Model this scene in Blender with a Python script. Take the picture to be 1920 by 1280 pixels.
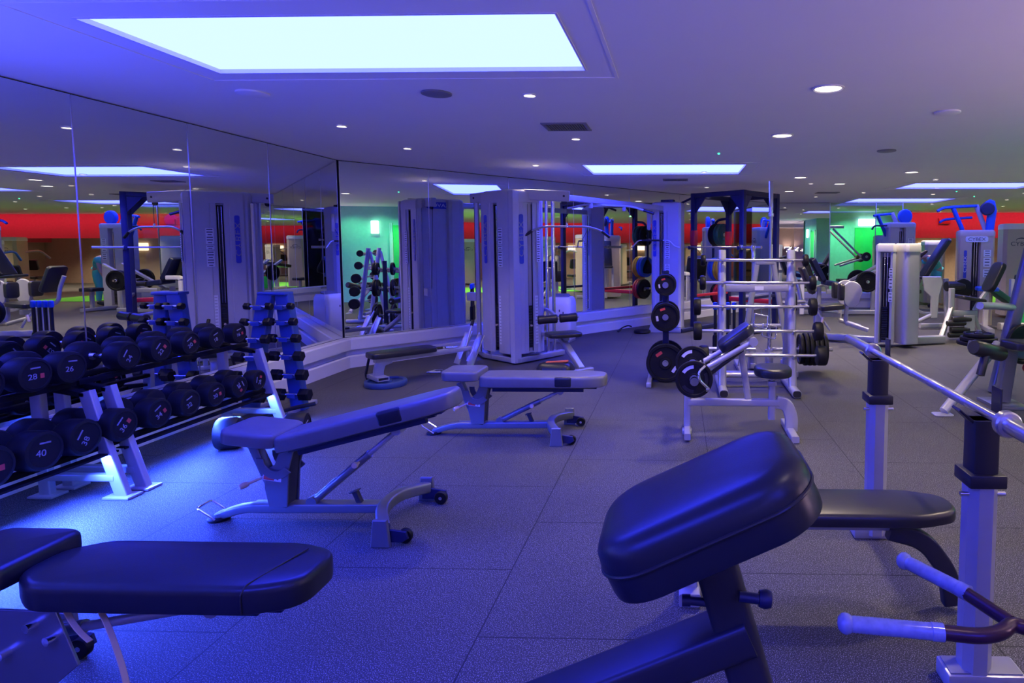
import bpy, bmesh, math, random
from mathutils import Vector, Matrix
random.seed(7)
for o in list(bpy.data.objects): bpy.data.objects.remove(o)
S = bpy.context.scene
COL = S.collection
R = math.radians

# ------------------------------------------------------------------ camera
cd = bpy.data.cameras.new('camera'); cam = bpy.data.objects.new('camera', cd); COL.objects.link(cam)
cd.sensor_width = 36.0; cd.sensor_fit = 'HORIZONTAL'; cd.lens = 1155/1920*36
cd.shift_x = -(1240-960)/1920; cd.shift_y = (541-640)/1920
cd.clip_start = .05; cd.clip_end = 100
cam.location = (0, 0, 1.5); cam.rotation_euler = (R(90-4.01), 0, R(1.583))
S.camera = cam
S.view_settings.view_transform = 'Standard'; S.view_settings.look = 'None'
S.view_settings.gamma = 1; S.view_settings.use_curve_mapping = False
S.view_settings.exposure = 0.0
try:
    S.cycles.use_denoising = True; S.cycles.denoiser = 'OPENIMAGEDENOISE'
    S.cycles.max_bounces = 10; S.cycles.glossy_bounces = 8; S.cycles.diffuse_bounces = 4; S.cycles.transmission_bounces = 8
    S.cycles.transparent_max_bounces = 8; S.cycles.caustics_reflective = True; S.cycles.blur_glossy = .2; S.cycles.caustics_refractive = False
    S.cycles.sample_clamp_indirect = 6; S.cycles.use_light_tree = True
except Exception: pass

# ------------------------------------------------------------------ world and large lights
W = bpy.data.worlds.new('world'); S.world = W; W.use_nodes = True
W.node_tree.nodes['Background'].inputs[0].default_value = (.10, .12, .35, 1)
W.node_tree.nodes['Background'].inputs[1].default_value = .05
CEIL = 2.53
BLUE = (.027, .037, 1.0)            # colour of the light panels' light
PANEL_E = 27.0
WARM = (1.0, .80, .58)
def area(name, loc, sx, sy, col, power, rot=(0, 0, 0), spread=180):
    l = bpy.data.lights.new(name, 'AREA'); l.shape = 'RECTANGLE'; l.size = sx; l.size_y = sy
    l.color = col; l.energy = power; l.spread = R(spread)
    o = bpy.data.objects.new(name, l); COL.objects.link(o); o.location = loc; o.rotation_euler = rot; return o
def spot(name, loc, col, power, ang=110, blend=.6, rad=.05, rot=(0, 0, 0)):
    l = bpy.data.lights.new(name, 'SPOT'); l.color = col; l.energy = power; l.spot_size = R(ang); l.spot_blend = blend
    l.shadow_soft_size = rad
    o = bpy.data.objects.new(name, l); COL.objects.link(o); o.location = loc; o.rotation_euler = rot; return o
# red washers along the red headers and green washers on the green walls
area('red_wash_light', (16.3, 10, 2.5), .12, 24, (1, .08, .2), 45, (0, R(-35), 0))
area('red_wash_light', (11.5, 19.3, 2.5), 9, .12, (1, .08, .2), 34, (R(35), 0, 0))
for y in (4.7, 5.4, 6.1): spot('green_wash_light', (4.5, y, 2.5), (.22, 1, .55), 38, 100, .8, .02, (0, R(-28), 0))
for x in (4.3, 5.2, 6.1): spot('green_wash_light', (x, 18.3, 2.5), (.22, 1, .55), 60, 100, .8, .02, (R(28), 0, 0))
area('green_wash_light', (8.6, 12.5, 2.5), 1.2, .12, (.15, 1, .25), 8, (0, 0, 0))

# ------------------------------------------------------------------ materials
def pmat(name, col, rough=.5, metal=0, var=.12, scale=14, bump=0, emis=None, es=0, coat=0, spec=.5):
    m = bpy.data.materials.new(name); m.use_nodes = True; nt = m.node_tree; b = nt.nodes['Principled BSDF']
    b.inputs['Roughness'].default_value = rough; b.inputs['Metallic'].default_value = metal
    b.inputs['Coat Weight'].default_value = coat; b.inputs['Specular IOR Level'].default_value = spec
    tc = nt.nodes.new('ShaderNodeTexCoord'); nz = nt.nodes.new('ShaderNodeTexNoise'); nz.inputs['Scale'].default_value = scale
    nz.inputs['Detail'].default_value = 3
    nt.links.new(tc.outputs['Object'], nz.inputs['Vector'])
    mx = nt.nodes.new('ShaderNodeMix'); mx.data_type = 'RGBA'
    mx.inputs[6].default_value = tuple(c*(1-var) for c in col)+(1,); mx.inputs[7].default_value = tuple(min(1, c*(1+var)) for c in col)+(1,)
    nt.links.new(nz.outputs['Fac'], mx.inputs[0]); nt.links.new(mx.outputs[2], b.inputs['Base Color'])
    if bump:
        bp = nt.nodes.new('ShaderNodeBump'); bp.inputs['Strength'].default_value = bump; bp.inputs['Distance'].default_value = .002
        n2 = nt.nodes.new('ShaderNodeTexNoise'); n2.inputs['Scale'].default_value = 220
        nt.links.new(tc.outputs['Object'], n2.inputs['Vector'])
        nt.links.new(n2.outputs['Fac'], bp.inputs['Height']); nt.links.new(bp.outputs['Normal'], b.inputs['Normal'])
    if emis:
        b.inputs['Emission Color'].default_value = tuple(emis)+(1,); b.inputs['Emission Strength'].default_value = es
    return m
M = {}
M['ceil'] = pmat('ceiling paint', (.84, .83, .84), .9, var=.02, scale=2, bump=.15)
M['white'] = pmat('white gloss paint', (.74, .72, .74), .4, var=.05, scale=4)
M['wall'] = pmat('grey wall paint', (.30, .29, .30), .8)
M['brown'] = pmat('warm brown wall', (.46, .34, .25), .7)
M['green'] = pmat('green wall paint', (.26, .66, .50), .6)
M['lgreen'] = pmat('pale green paint', (.45, .80, .66), .6)
M['sgreen'] = pmat('bright green paint', (.02, .62, .12), .6)
M['redp'] = pmat('red wall paint', (.66, .07, .11), .6)
M['turf'] = pmat('green turf', (.16, .62, .05), .9, bump=.5)
M['silver'] = pmat('silver frame paint', (.42, .42, .44), .32, .35, var=.06)
M['bsilver'] = pmat('bench frame grey paint', (.20, .21, .235), .3, .55, var=.06)
M['shroud'] = pmat('pale grey plastic shroud', (.47, .46, .49), .42, 0, var=.05)
M['shroudd'] = pmat('grey plastic groove', (.20, .20, .23), .5)
M['taupe'] = pmat('taupe plastic shroud', (.52, .42, .31), .42, 0, var=.05)
M['chrome'] = pmat('chrome', (.82, .82, .84), .14, 1, var=.03)
M['steel'] = pmat('brushed steel', (.70, .70, .72), .28, 1, var=.05, scale=40)
M['knurl'] = pmat('knurled steel', (.55, .55, .58), .42, 1, var=.2, scale=200)
M['black'] = pmat('black powder coat', (.016, .016, .02), .42, .1)
M['matte'] = pmat('matte black shelf paint', (.008, .008, .01), .85, spec=.15)
M['rubber'] = pmat('black rubber', (.010, .010, .011), .5, bump=.2, spec=.22)
M['vinyl'] = pmat('black vinyl', (.018, .018, .021), .34, bump=.1, spec=.45)
M['gvinyl'] = pmat('grey vinyl', (.13, .13, .14), .38, bump=.1)
M['dvinyl'] = pmat('charcoal vinyl', (.014, .016, .024), .33, bump=.1, spec=.38)
M['navy'] = pmat('dark blue rack paint', (.010, .014, .065), .42, .1)
M['bframe'] = pmat('dark T bar frame', (.022, .022, .032), .42, .1)
M['maroon'] = pmat('dark maroon tube', (.045, .012, .03), .3, .3)
M['red'] = pmat('red paint', (.5, .015, .03), .4)
M['orange'] = pmat('orange cloth', (.85, .16, .03), .7)
M['blue'] = pmat('blue rubber', (.01, .09, .55), .5)
M['yellow'] = pmat('yellow rubber', (.62, .40, .02), .5)
M['dgreen'] = pmat('dark green rubber', (.012, .10, .06), .4)
M['bgrey'] = pmat('blue grey rubber plate', (.04, .08, .17), .5)
M['badge'] = pmat('blue badge', (.03, .05, .42), .35)
M['paper'] = pmat('white placard', (.74, .74, .76), .5, var=.03)
M['ink'] = pmat('dark print', (.05, .05, .07), .6)
M['wprint'] = pmat('pale print', (.62, .60, .66), .6)
M['dprint'] = pmat('worn pale print', (.30, .29, .33), .6, var=.4, scale=60)
M['treeblue'] = pmat('steel blue rack paint', (.035, .08, .30), .4, .2)
M['rprint'] = pmat('red print', (.62, .06, .05), .6)
M['tan'] = pmat('tan plastic knob', (.62, .48, .34), .5)
M['strap'] = pmat('yellow woven strap', (.62, .46, .22), .8)
M['teal'] = pmat('teal cloth', (.10, .60, .50), .8)
M['skin'] = pmat('skin', (.55, .33, .24), .6)
M['hair'] = pmat('dark hair', (.05, .025, .015), .6)
M['cream'] = pmat('cream cloth', (.66, .60, .52), .8)
M['ivory'] = pmat('cream machine paint', (.66, .62, .52), .45)
M['slot'] = pmat('dark slot', (.012, .012, .016), .5)
M['dark'] = pmat('dark backing', (.02, .02, .025), .8)
def emit(name, col, s):
    m = bpy.data.materials.new(name); m.use_nodes = True; nt = m.node_tree; nt.nodes.clear()
    e = nt.nodes.new('ShaderNodeEmission'); e.inputs[0].default_value = tuple(col)+(1,); e.inputs[1].default_value = s
    u = nt.nodes.new('ShaderNodeOutputMaterial'); nt.links.new(e.outputs[0], u.inputs[0]); return m
M['panel'] = emit('panel membrane', BLUE, PANEL_E)
M['panel2'] = emit('far panel membrane', (.09, .11, 1), 7)
M['lamp'] = emit('lamp disc', (1.0, .9, .75), 6)
M['lampspot'] = emit('spot lamp', (1.0, .88, .72), 10)
M['led'] = emit('blue led', (.05, .16, 1), 60)
M['exitl'] = emit('wall lamp', (.75, 1, .92), 3)
M['warmlamp'] = emit('warm lamp', (1, .72, .45), 3)
M['screen'] = emit('green indicator', (.05, 1, .4), 3)
def mirror_mat():
    m = bpy.data.materials.new('mirror glass'); m.use_nodes = True; b = m.node_tree.nodes['Principled BSDF']
    b.inputs['Base Color'].default_value = (.80, .83, .83, 1); b.inputs['Metallic'].default_value = 1; b.inputs['Roughness'].default_value = .004
    return m
M['mirror'] = mirror_mat()
def glass_mat(name, tint, mixf=.12, rough=0):
    m = bpy.data.materials.new(name); m.use_nodes = True; nt = m.node_tree; nt.nodes.clear()
    t = nt.nodes.new('ShaderNodeBsdfTransparent'); t.inputs[0].default_value = tuple(tint)+(1,)
    g = nt.nodes.new('ShaderNodeBsdfGlossy'); g.inputs['Roughness'].default_value = rough
    f = nt.nodes.new('ShaderNodeFresnel'); f.inputs[0].default_value = 1.45
    x = nt.nodes.new('ShaderNodeMixShader'); u = nt.nodes.new('ShaderNodeOutputMaterial')
    nt.links.new(f.outputs[0], x.inputs[0]); nt.links.new(t.outputs[0], x.inputs[1]); nt.links.new(g.outputs[0], x.inputs[2])
    nt.links.new(x.outputs[0], u.inputs[0]); return m
M['glass'] = glass_mat('clear pane', (.93, .97, .96))
def grip_mat():
    m = pmat('clear ribbed grip', (.24, .28, .45), .14, 0, var=.3, scale=60, coat=.4); return m
M['grip'] = grip_mat()
def floor_mat():
    m = bpy.data.materials.new('speckled rubber floor'); m.use_nodes = True; nt = m.node_tree; b = nt.nodes['Principled BSDF']
    L = nt.links.new
    tc = nt.nodes.new('ShaderNodeTexCoord'); sep = nt.nodes.new('ShaderNodeSeparateXYZ'); L(tc.outputs['Object'], sep.inputs[0])
    a = nt.nodes.new('ShaderNodeMath'); a.operation = 'ADD'; a.inputs[1].default_value = 4.155; L(sep.outputs[1], a.inputs[0])
    c = nt.nodes.new('ShaderNodeMath'); c.operation = 'ADD'; c.inputs[1].default_value = .77+9.85; L(sep.outputs[0], c.inputs[0])
    cb = nt.nodes.new('ShaderNodeCombineXYZ'); L(a.outputs[0], cb.inputs[0]); L(c.outputs[0], cb.inputs[1])
    br = nt.nodes.new('ShaderNodeTexBrick'); L(cb.outputs[0], br.inputs['Vector'])
    br.inputs['Scale'].default_value = 1; br.inputs['Brick Width'].default_value = .985; br.inputs['Row Height'].default_value = .985
    br.inputs['Mortar Size'].default_value = .0035; br.inputs['Mortar Smooth'].default_value = .3; br.offset = .5
    br.inputs['Color1'].default_value = (0, 0, 0, 1); br.inputs['Color2'].default_value = (0, 0, 0, 1); br.inputs['Mortar'].default_value = (1, 1, 1, 1)
    n1 = nt.nodes.new('ShaderNodeTexNoise'); n1.inputs['Scale'].default_value = 230; n1.inputs['Detail'].default_value = 2; L(tc.outputs['Object'], n1.inputs['Vector'])
    cr = nt.nodes.new('ShaderNodeValToRGB'); cr.color_ramp.elements[0].position = .54; cr.color_ramp.elements[0].color = (.040, .039, .038, 1)
    cr.color_ramp.elements[1].position = .66; cr.color_ramp.elements[1].color = (.30, .29, .29, 1); L(n1.outputs['Fac'], cr.inputs[0])
    n2 = nt.nodes.new('ShaderNodeTexNoise'); n2.inputs['Scale'].default_value = 1.3; n2.inputs['Detail'].default_value = 5; L(tc.outputs['Object'], n2.inputs['Vector'])
    mp = nt.nodes.new('ShaderNodeMapRange'); mp.inputs[1].default_value = .3; mp.inputs[2].default_value = .7; mp.inputs[3].default_value = .86; mp.inputs[4].default_value = 1.12
    L(n2.outputs['Fac'], mp.inputs[0])
    vm = nt.nodes.new('ShaderNodeVectorMath'); vm.operation = 'SCALE'; L(cr.outputs[0], vm.inputs[0]); L(mp.outputs[0], vm.inputs['Scale'])
    mx = nt.nodes.new('ShaderNodeMix'); mx.data_type = 'RGBA'; L(br.outputs['Color'], mx.inputs[0]); L(vm.outputs[0], mx.inputs[6]); mx.inputs[7].default_value = (.012, .012, .014, 1)
    L(mx.outputs[2], b.inputs['Base Color']); b.inputs['Roughness'].default_value = .62; b.inputs['Specular IOR Level'].default_value = .3
    bp = nt.nodes.new('ShaderNodeBump'); bp.inputs['Strength'].default_value = .25; bp.inputs['Distance'].default_value = .002
    L(n1.outputs['Fac'], bp.inputs['Height']); L(bp.outputs['Normal'], b.inputs['Normal'])
    return m
M['floor'] = floor_mat()

# ------------------------------------------------------------------ mesh helpers
def V(*a): return Vector(a)
def fillet(pts, f, n=5):
    pts = [Vector(p) for p in pts]
    if f <= 0 or len(pts) < 3: return pts
    out = [pts[0]]
    for i in range(1, len(pts)-1):
        a, b, c = pts[i-1], pts[i], pts[i+1]
        d = min(f, (a-b).length*.48, (c-b).length*.48)
        p, q = b+(a-b).normalized()*d, b+(c-b).normalized()*d
        for k in range(n+1):
            t = k/n; out.append(p*(1-t)**2+b*2*t*(1-t)+q*t*t)
    out.append(pts[-1]); return out
def rrect(w, h, r, n=4):
    o = []
    for cx, cy, a0 in ((w/2-r, h/2-r, 0), (-w/2+r, h/2-r, 90), (-w/2+r, -h/2+r, 180), (w/2-r, -h/2+r, 270)):
        for k in range(n+1):
            a = R(a0+90*k/n); o.append((cx+r*math.cos(a), cy+r*math.sin(a)))
    return o
def inset(poly, d):
    n = len(poly); o = []
    for i in range(n):
        p, c, q = (Vector(poly[i-1]), Vector(poly[i]), Vector(poly[(i+1) % n]))
        e1 = (c-p).normalized() if (c-p).length > 1e-9 else Vector((1, 0)); e2 = (q-c).normalized() if (q-c).length > 1e-9 else e1
        n1 = Vector((-e1.y, e1.x)); n2 = Vector((-e2.y, e2.x)); m = n1+n2
        m = m/max(.35, m.length_squared/2) if m.length > 1e-6 else n1
        o.append(tuple(c+m*d))
    return o
def frame(o, x, y=None, z=None):
    """matrix with origin o, local X along x, local Z as near z as possible"""
    x = Vector(x).normalized(); z = Vector(z or (0, 0, 1)); y = z.cross(x).normalized(); z = x.cross(y)
    m = Matrix((x, y, z)).transposed().to_4x4(); m.translation = Vector(o); return m
class MB:
    def __init__(s): s.bm = bmesh.new()
    def _loft(s, rings, cap=True, closed=False):
        bm = s.bm; vs = [[bm.verts.new(p) for p in r] for r in rings]; n = len(rings[0])
        rng = range(len(vs)) if closed else range(len(vs)-1)
        for i in rng:
            a, b = vs[i], vs[(i+1) % len(vs)]
            for j in range(n):
                try: bm.faces.new((a[j], a[(j+1) % n], b[(j+1) % n], b[j]))
                except ValueError: pass
        if cap and not closed:
            for r, rev in ((vs[0], True), (vs[-1], False)):
                try: bm.faces.new(r[::-1] if rev else r)
                except ValueError: pass
        return s
    def box(s, c, d, rot=(0, 0, 0), b=.004, seg=2):
        r = bmesh.ops.create_cube(s.bm, size=1); vs = r['verts']
        from mathutils import Euler
        m = Matrix.Translation(c) @ Euler(rot).to_matrix().to_4x4() @ Matrix.Diagonal((d[0], d[1], d[2], 1))
        bmesh.ops.transform(s.bm, matrix=m, verts=vs)
        b = min(b, min(d)*.45)
        if b > 0:
            ed = list({e for v in vs for e in v.link_edges})
            bmesh.ops.bevel(s.bm, geom=ed, offset=b, segments=seg, affect='EDGES', profile=.5)
        return s
    def sweep(s, pts, sec, fil=0, up=(0, 0, 1), closed=False, scl=None):
        pts = fillet(pts, fil); up = Vector(up); n = len(pts); rings = []
        for i, p in enumerate(pts):
            if closed: t = (pts[(i+1) % n]-pts[i-1]).normalized()
            else:
                t = (pts[min(i+1, n-1)]-pts[max(i-1, 0)]).normalized()
            u = up if abs(t.dot(up)) < .985 else (Vector((1, 0, 0)) if abs(t.x) < .9 else Vector((0, 1, 0)))
            sd = t.cross(u).normalized(); uu = sd.cross(t); k = scl[i] if scl else 1
            rings.append([p+sd*a*k+uu*b*k for a, b in sec])
        return s._loft(rings, closed=closed)
    def tube(s, pts, r, seg=12, fil=0, closed=False, scl=None):
        return s.sweep(pts, [(r*math.cos(2*math.pi*k/seg), r*math.sin(2*math.pi*k/seg)) for k in range(seg)], fil, closed=closed, scl=scl)
    def rtube(s, pts, w, h, fil=0, r=None, up=(0, 0, 1)):
        return s.sweep(pts, rrect(w, h, r if r is not None else min(w, h)*.18, 3), fil, up=up)
    def lathe(s, prof, c, ax=(0, 0, 1), seg=28, cap=True):
        ax = Vector(ax).normalized(); x = ax.orthogonal().normalized(); y = ax.cross(x); c = Vector(c); rings = []
        for r, h in prof:
            rings.append([c+ax*h+(x*math.cos(2*math.pi*k/seg)+y*math.sin(2*math.pi*k/seg))*max(r, 1e-4) for k in range(seg)])
        return s._loft(rings, cap=cap)
    def prism(s, poly, m, th, b=0):
        """outline in local XY, extruded th along local Z, optional rounded rim"""
        if b > 0: lv = [(0, b), (b, 0), (th-b, 0), (th, b)]
        else: lv = [(0, 0), (th, 0)]
        a = sum(poly[i-1][0]*poly[i][1]-poly[i][0]*poly[i-1][1] for i in range(len(poly)))
        if a < 0: poly = poly[::-1]
        return s._loft([[m @ Vector((x, y, z)) for x, y in (inset(poly, d) if d else poly)] for z, d in lv])
    def pad(s, poly, m, th, r=.02, crown=.006):
        """upholstered cushion: rounded top rim, tighter bottom rim, slight crown"""
        a = sum(poly[i-1][0]*poly[i][1]-poly[i][0]*poly[i-1][1] for i in range(len(poly)))
        if a < 0: poly = poly[::-1]
        lv = [(0, .012), (.006, .002), (.02, 0), (th-r*1.1, 0)]
        for k in range(1, 5):
            t = R(90*k/4); lv.append((th-r+r*math.sin(t), r*(1-math.cos(t))))
        rg = [[m @ Vector((x, y, z)) for x, y in (inset(poly, d) if d else poly)] for z, d in lv]
        q = inset(poly, r); cx = sum(p[0] for p in q)/len(q); cy = sum(p[1] for p in q)/len(q)
        for k, f in ((.82, .5), (.5, .9), (.2, 1)): rg.append([m @ Vector((cx+(x-cx)*k, cy+(y-cy)*k, th+crown*f)) for x, y in q])
        return s._loft(rg)
    def done(s, name, mat, parent=None, ang=38):
        bm = s.bm; bmesh.ops.recalc_face_normals(bm, faces=bm.faces[:]); lim = R(ang)
        for f in bm.faces: f.smooth = True
        for e in bm.edges:
            if len(e.link_faces) == 2 and e.calc_face_angle(0) > lim: e.smooth = False
        me = bpy.data.meshes.new(name); bm.to_mesh(me); bm.free()
        o = bpy.data.objects.new(name, me); COL.objects.link(o)
        me.materials.append(M[mat] if isinstance(mat, str) else mat)
        if parent: o.parent = parent
        return o
def tag(o, label=None, cat=None, group=None, kind=None):
    if label: o['label'] = label
    if cat: o['category'] = cat
    if group: o['group'] = group
    if kind: o['kind'] = kind
    return o
def thing(name, label, cat, loc=(0, 0, 0), rz=0, group=None):
    o = bpy.data.objects.new(name, None); COL.objects.link(o); o.empty_display_size = .1
    o.location = loc; o.rotation_euler = (0, 0, R(rz)); return tag(o, label, cat, group)
def solo(name, mb, mat, label, cat, loc=(0, 0, 0), rz=0, group=None):
    o = mb.done(name, mat); o.location = loc; o.rotation_euler = (0, 0, R(rz)); return tag(o, label, cat, group)
def struct(name, mb, mat):
    return tag(mb.done(name, mat), kind='structure')
def dup(root, label, loc, rz=None, group=None):
    def cp(o, par):
        c = o.copy(); COL.objects.link(c)
        if par: c.parent = par
        for ch in list(o.children): cp(ch, c)
        return c
    r = cp(root, None); r['label'] = label; r.location = loc
    if rz is not None: r.rotation_euler = (0, 0, R(rz))
    if group: r['group'] = group
    return r
def text(s, size, m, mat, parent, name='lettering', th=.0015, sx=1.0, spacing=1.0):
    c = bpy.data.curves.new('t', 'FONT'); c.body = s; c.size = size; c.align_x = 'CENTER'; c.align_y = 'CENTER'; c.extrude = th; c.space_character = spacing
    t = bpy.data.objects.new('t', c); COL.objects.link(t)
    dg = bpy.context.evaluated_depsgraph_get(); me = bpy.data.meshes.new_from_object(t.evaluated_get(dg))
    bpy.data.objects.remove(t); bpy.data.curves.remove(c)
    me.transform(m @ Matrix.Diagonal((sx, 1, 1, 1))); me.materials.clear(); me.materials.append(M[mat])
    o = bpy.data.objects.new(name, me); COL.objects.link(o); o.parent = parent; return o
def facing(o, n, up=(0, 0, 1)):
    """frame on a surface: local Z out along n, local Y up, local X to the reader's right"""
    n = Vector((tuple(n)+(0,))[:3]).normalized(); u = Vector(up); x = u.cross(n).normalized(); y = n.cross(x)
    m = Matrix((x, y, n)).transposed().to_4x4(); m.translation = Vector(o); return m
ORD = ['first', 'second', 'third', 'fourth', 'fifth', 'sixth', 'seventh', 'eighth', 'ninth', 'tenth', 'eleventh', 'twelfth']

# ================================================================== ROOM
UD, ND = V(.636, .772, 0).normalized(), V(.772, -.636, 0).normalized()
XM = -4.12
P1, P2 = V(XM, 7.40, 0), V(2.22, 15.10, 0)
mb = MB(); mb.box((6.4, 9, -.05), (21.6, 32, .1), b=0); struct('floor', mb, 'floor')
# ceiling with openings for the light panels
PANELS = [(-2.75, -.54, 2.79, 3.70), (-1.24, .87, 7.94, 9.0), (3.92, 6.12, 10.4, 11.4), (3.97, 6.1, 13.8, 15.0), (-2.75, -.54, -.9, .1), (8.2, 10.4, 7.6, 8.6), (.9, 3.0, -2.6, -1.6)]
xs = sorted({-4.4, 17.2}.union(*[{p[0], p[1]} for p in PANELS])); ys = sorted({-7.2, 25.2}.union(*[{p[2], p[3]} for p in PANELS]))
mb = MB()
vv = {(x, y): mb.bm.verts.new((x, y, CEIL)) for x in xs for y in ys}
for i in range(len(xs)-1):
    for j in range(len(ys)-1):
        cx, cy = (xs[i]+xs[i+1])/2, (ys[j]+ys[j+1])/2
        if any(p[0] < cx < p[1] and p[2] < cy < p[3] for p in PANELS): continue
        mb.bm.faces.new([vv[xs[i], ys[j]], vv[xs[i], ys[j+1]], vv[xs[i+1], ys[j+1]], vv[xs[i+1], ys[j]]])
g = bmesh.ops.extrude_face_region(mb.bm, geom=mb.bm.faces[:])
bmesh.ops.translate(mb.bm, verts=[v for v in g['geom'] if isinstance(v, bmesh.types.BMVert)], vec=(0, 0, .2))
struct('ceiling', mb, 'ceil')
PL = ['large glowing ceiling light panel over the dumbbell benches', 'glowing ceiling light panel above the dark power rack',
      'glowing ceiling light panel on the right above the blue armed pulldown', 'thin looking far ceiling light panel before the green wall',
      'ceiling light panel over the entrance end of the dumbbell wall', 'ceiling light panel above the green turf strip', 'ceiling light panel over the rear aisle']
for k, (p, lb) in enumerate(zip(PANELS, PL)):
    cx, cy = (p[0]+p[1])/2, (p[2]+p[3])/2; w, d = p[1]-p[0], p[3]-p[2]
    t = thing('ceiling_light_panel', lb, 'ceiling light', (cx, cy, CEIL), group='recessed light panels')
    mb = MB()
    for c, s in (((0, d/2-.006, .04), (w, .012, .09)), ((0, -d/2+.006, .04), (w, .012, .09)), ((w/2-.006, 0, .04), (.012, d-.024, .09)), ((-w/2+.006, 0, .04), (.012, d-.024, .09))):
        mb.box(c, s, b=0)
    mb.done('frame', 'white', t)
    mb = MB(); mb.box((0, 0, .024), (w-.024, d-.024, .01), b=0); mb.done('diffuser', 'panel2' if k in (2, 3, 5) else 'panel', t)
    mb = MB()                                  # thin raised border on the plaster round the opening
    o_ = .16
    for c, s in (((0, d/2+o_, 0), (w+2*o_+.02, .02, .008)), ((0, -d/2-o_, 0), (w+2*o_+.02, .02, .008)), ((w/2+o_, 0, 0), (.02, d+2*o_-.02, .008)), ((-w/2-o_, 0, 0), (.02, d+2*o_-.02, .008))):
        mb.box(c, s, b=0)
    mb.done('plaster_bead', 'ceil', t)
# walls
def wallpoly(name, a, b, z0, z1, th, mat):
    a, b = V(*a), V(*b); d = b-a; mid = (a+b)/2; ang = math.atan2(d.y, d.x)
    mb = MB(); mb.box((mid.x, mid.y, (z0+z1)/2), (d.length, th, z1-z0), rot=(0, 0, ang), b=0); return struct(name, mb, mat)
wallpoly('wall_left', (XM-.12, -7.1, 0), (XM-.12, 7.5, 0), 0, CEIL, .2, 'dark')
a, b = P1-ND*.13, P2-ND*.13+UD*.1
wallpoly('wall_diagonal', (a.x, a.y, 0), (b.x, b.y, 0), 0, CEIL, .2, 'dark')
wallpoly('wall_back', (-4.3, -7.1, 0), (17.2, -7.1, 0), 0, CEIL, .2, 'brown')
wallpoly('wall_right', (17.1, -7.1, 0), (17.1, 25.1, 0), 0, 1.62, .2, 'brown')
wallpoly('wall_right_header', (16.95, -7.0, 0), (16.95, 25.0, 0), 1.62, CEIL, .5, 'redp')
wallpoly('wall_far', (2.2, 15.27, 0), (3.66, 15.27, 0), 0, CEIL, .2, 'dark')
wallpoly('wall_far_return', (3.2, 15.4, 0), (3.2, 19.2, 0), 0, CEIL, .1, 'wall')
wallpoly('wall_green', (3.2, 19.25, 0), (6.95, 19.25, 0), 0, CEIL, .2, 'lgreen')
wallpoly('wall_end', (6.9, 24.0, 0), (17.0, 24.0, 0), 0, CEIL, .2, 'brown')
wallpoly('wall_end_header', (7.0, 20.0, 0), (16.7, 20.0, 0), 1.74, CEIL, .3, 'redp')
wallpoly('wall_alcove_side', (6.9, 19.25, 0), (6.9, 24, 0), 0, CEIL, .1, 'brown')
mb = MB(); mb.box((6.75, 18.9, CEIL/2), (.42, .42, CEIL), b=.01); struct('trim_1', mb, 'white')
mb = MB(); mb.box((5.9, 19.12, 1.02), (.98, .06, 2.04), b=.004); struct('door_1', mb, 'sgreen')
mb = MB(); mb.box((6.3, 4.35, CEIL/2), (2.1, 4.3, CEIL), b=0); struct('wall_green_block', mb, 'green')
mb = MB(); mb.box((5.235, 6.0, 1.02), (.06, .62, 2.04), b=.004); struct('door_2', mb, 'sgreen')
mb = MB(); mb.box((5.225, 6.36, 1.05), (.06, .08, 2.1), b=.004).box((5.225, 5.64, 1.05), (.06, .08, 2.1), b=.004); struct('trim_2', mb, 'lgreen')
# turf strip
mb = MB(); mb.box((9.3, 7.2, .006), (2.4, 9, .012), b=.002); tag(mb.done('turf_strip', 'turf'), 'bright green turf strip laid across the rubber floor', 'turf')
mb = MB(); mb.box((8.4, 17.6, .006), (1.8, 3.2, .012), b=.002); tag(mb.done('turf_strip', 'turf'), 'green turf patch behind the tan pulldown machine', 'turf')
# white boxed ledge under the mirrors
prof = [(0, 0), (.10, 0), (.10, .135), (.085, .15), (.05, .15), (.05, .215), (.12, .225), (.12, .35), (.108, .365), (0, .365)]
def ledge(name, pts, normals):
    mb = MB(); rings = []
    for p, n in zip(pts, normals):
        rings.append([V(p[0], p[1], 0)+V(n[0], n[1], 0)*a+V(0, 0, z) for a, z in prof])
    mb._loft(rings); return struct(name, mb, 'white')
def mit(n1, n2):
    m = (Vector(n1)+Vector(n2)).normalized(); return m/ max(.3, m.dot(Vector(n1)))
NL, NF = V(1, 0, 0), V(0, -1, 0)
m1, m2 = mit(NL, ND), mit(ND, NF)
ledge('baseboard_left', [(XM, -7), P1[:2]], [NL, m1])
ledge('baseboard_diagonal', [P1[:2], P2[:2]], [m1, m2])
ledge('baseboard_far', [P2[:2], (5.42, 15.10)], [m2, NF])
# mirrors: one thing per sheet of glass
def sheet(a, b, n, lb):
    a, b, n = V(*a), V(*b), V(*n); d = (b-a); mid = (a+b)/2; L = d.length
    t = thing('wall_mirror', lb, 'mirror', (mid.x, mid.y, 0), math.degrees(math.atan2(d.y, d.x)), 'mirror sheets on the gym walls')
    s = -1 if V(-d.y, d.x, 0).dot(n) > 0 else 1       # wall side in local y
    mb = MB(); mb.box((0, 0, 1.445), (L-.003, .004, 2.15), b=0); mb.done('mirror_glass', 'mirror', t)
    for x in (-L/2+.0025, L/2-.0025):
        mb = MB(); mb.box((x, -s*.0028, 1.445), (.004, .0015, 2.14), b=0); mb.done('polished_edge', 'steel', t)
    return t
ly = [-7, -5.8, -4.8, -3.8, -2.8, -1.8, -.8, .16, 1.15, 2.14, 3.14, 4.137, 5.128, 6.14, 7.385]
LN = ['the dumbbell rack mirror sheet out of sight']*11
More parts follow.
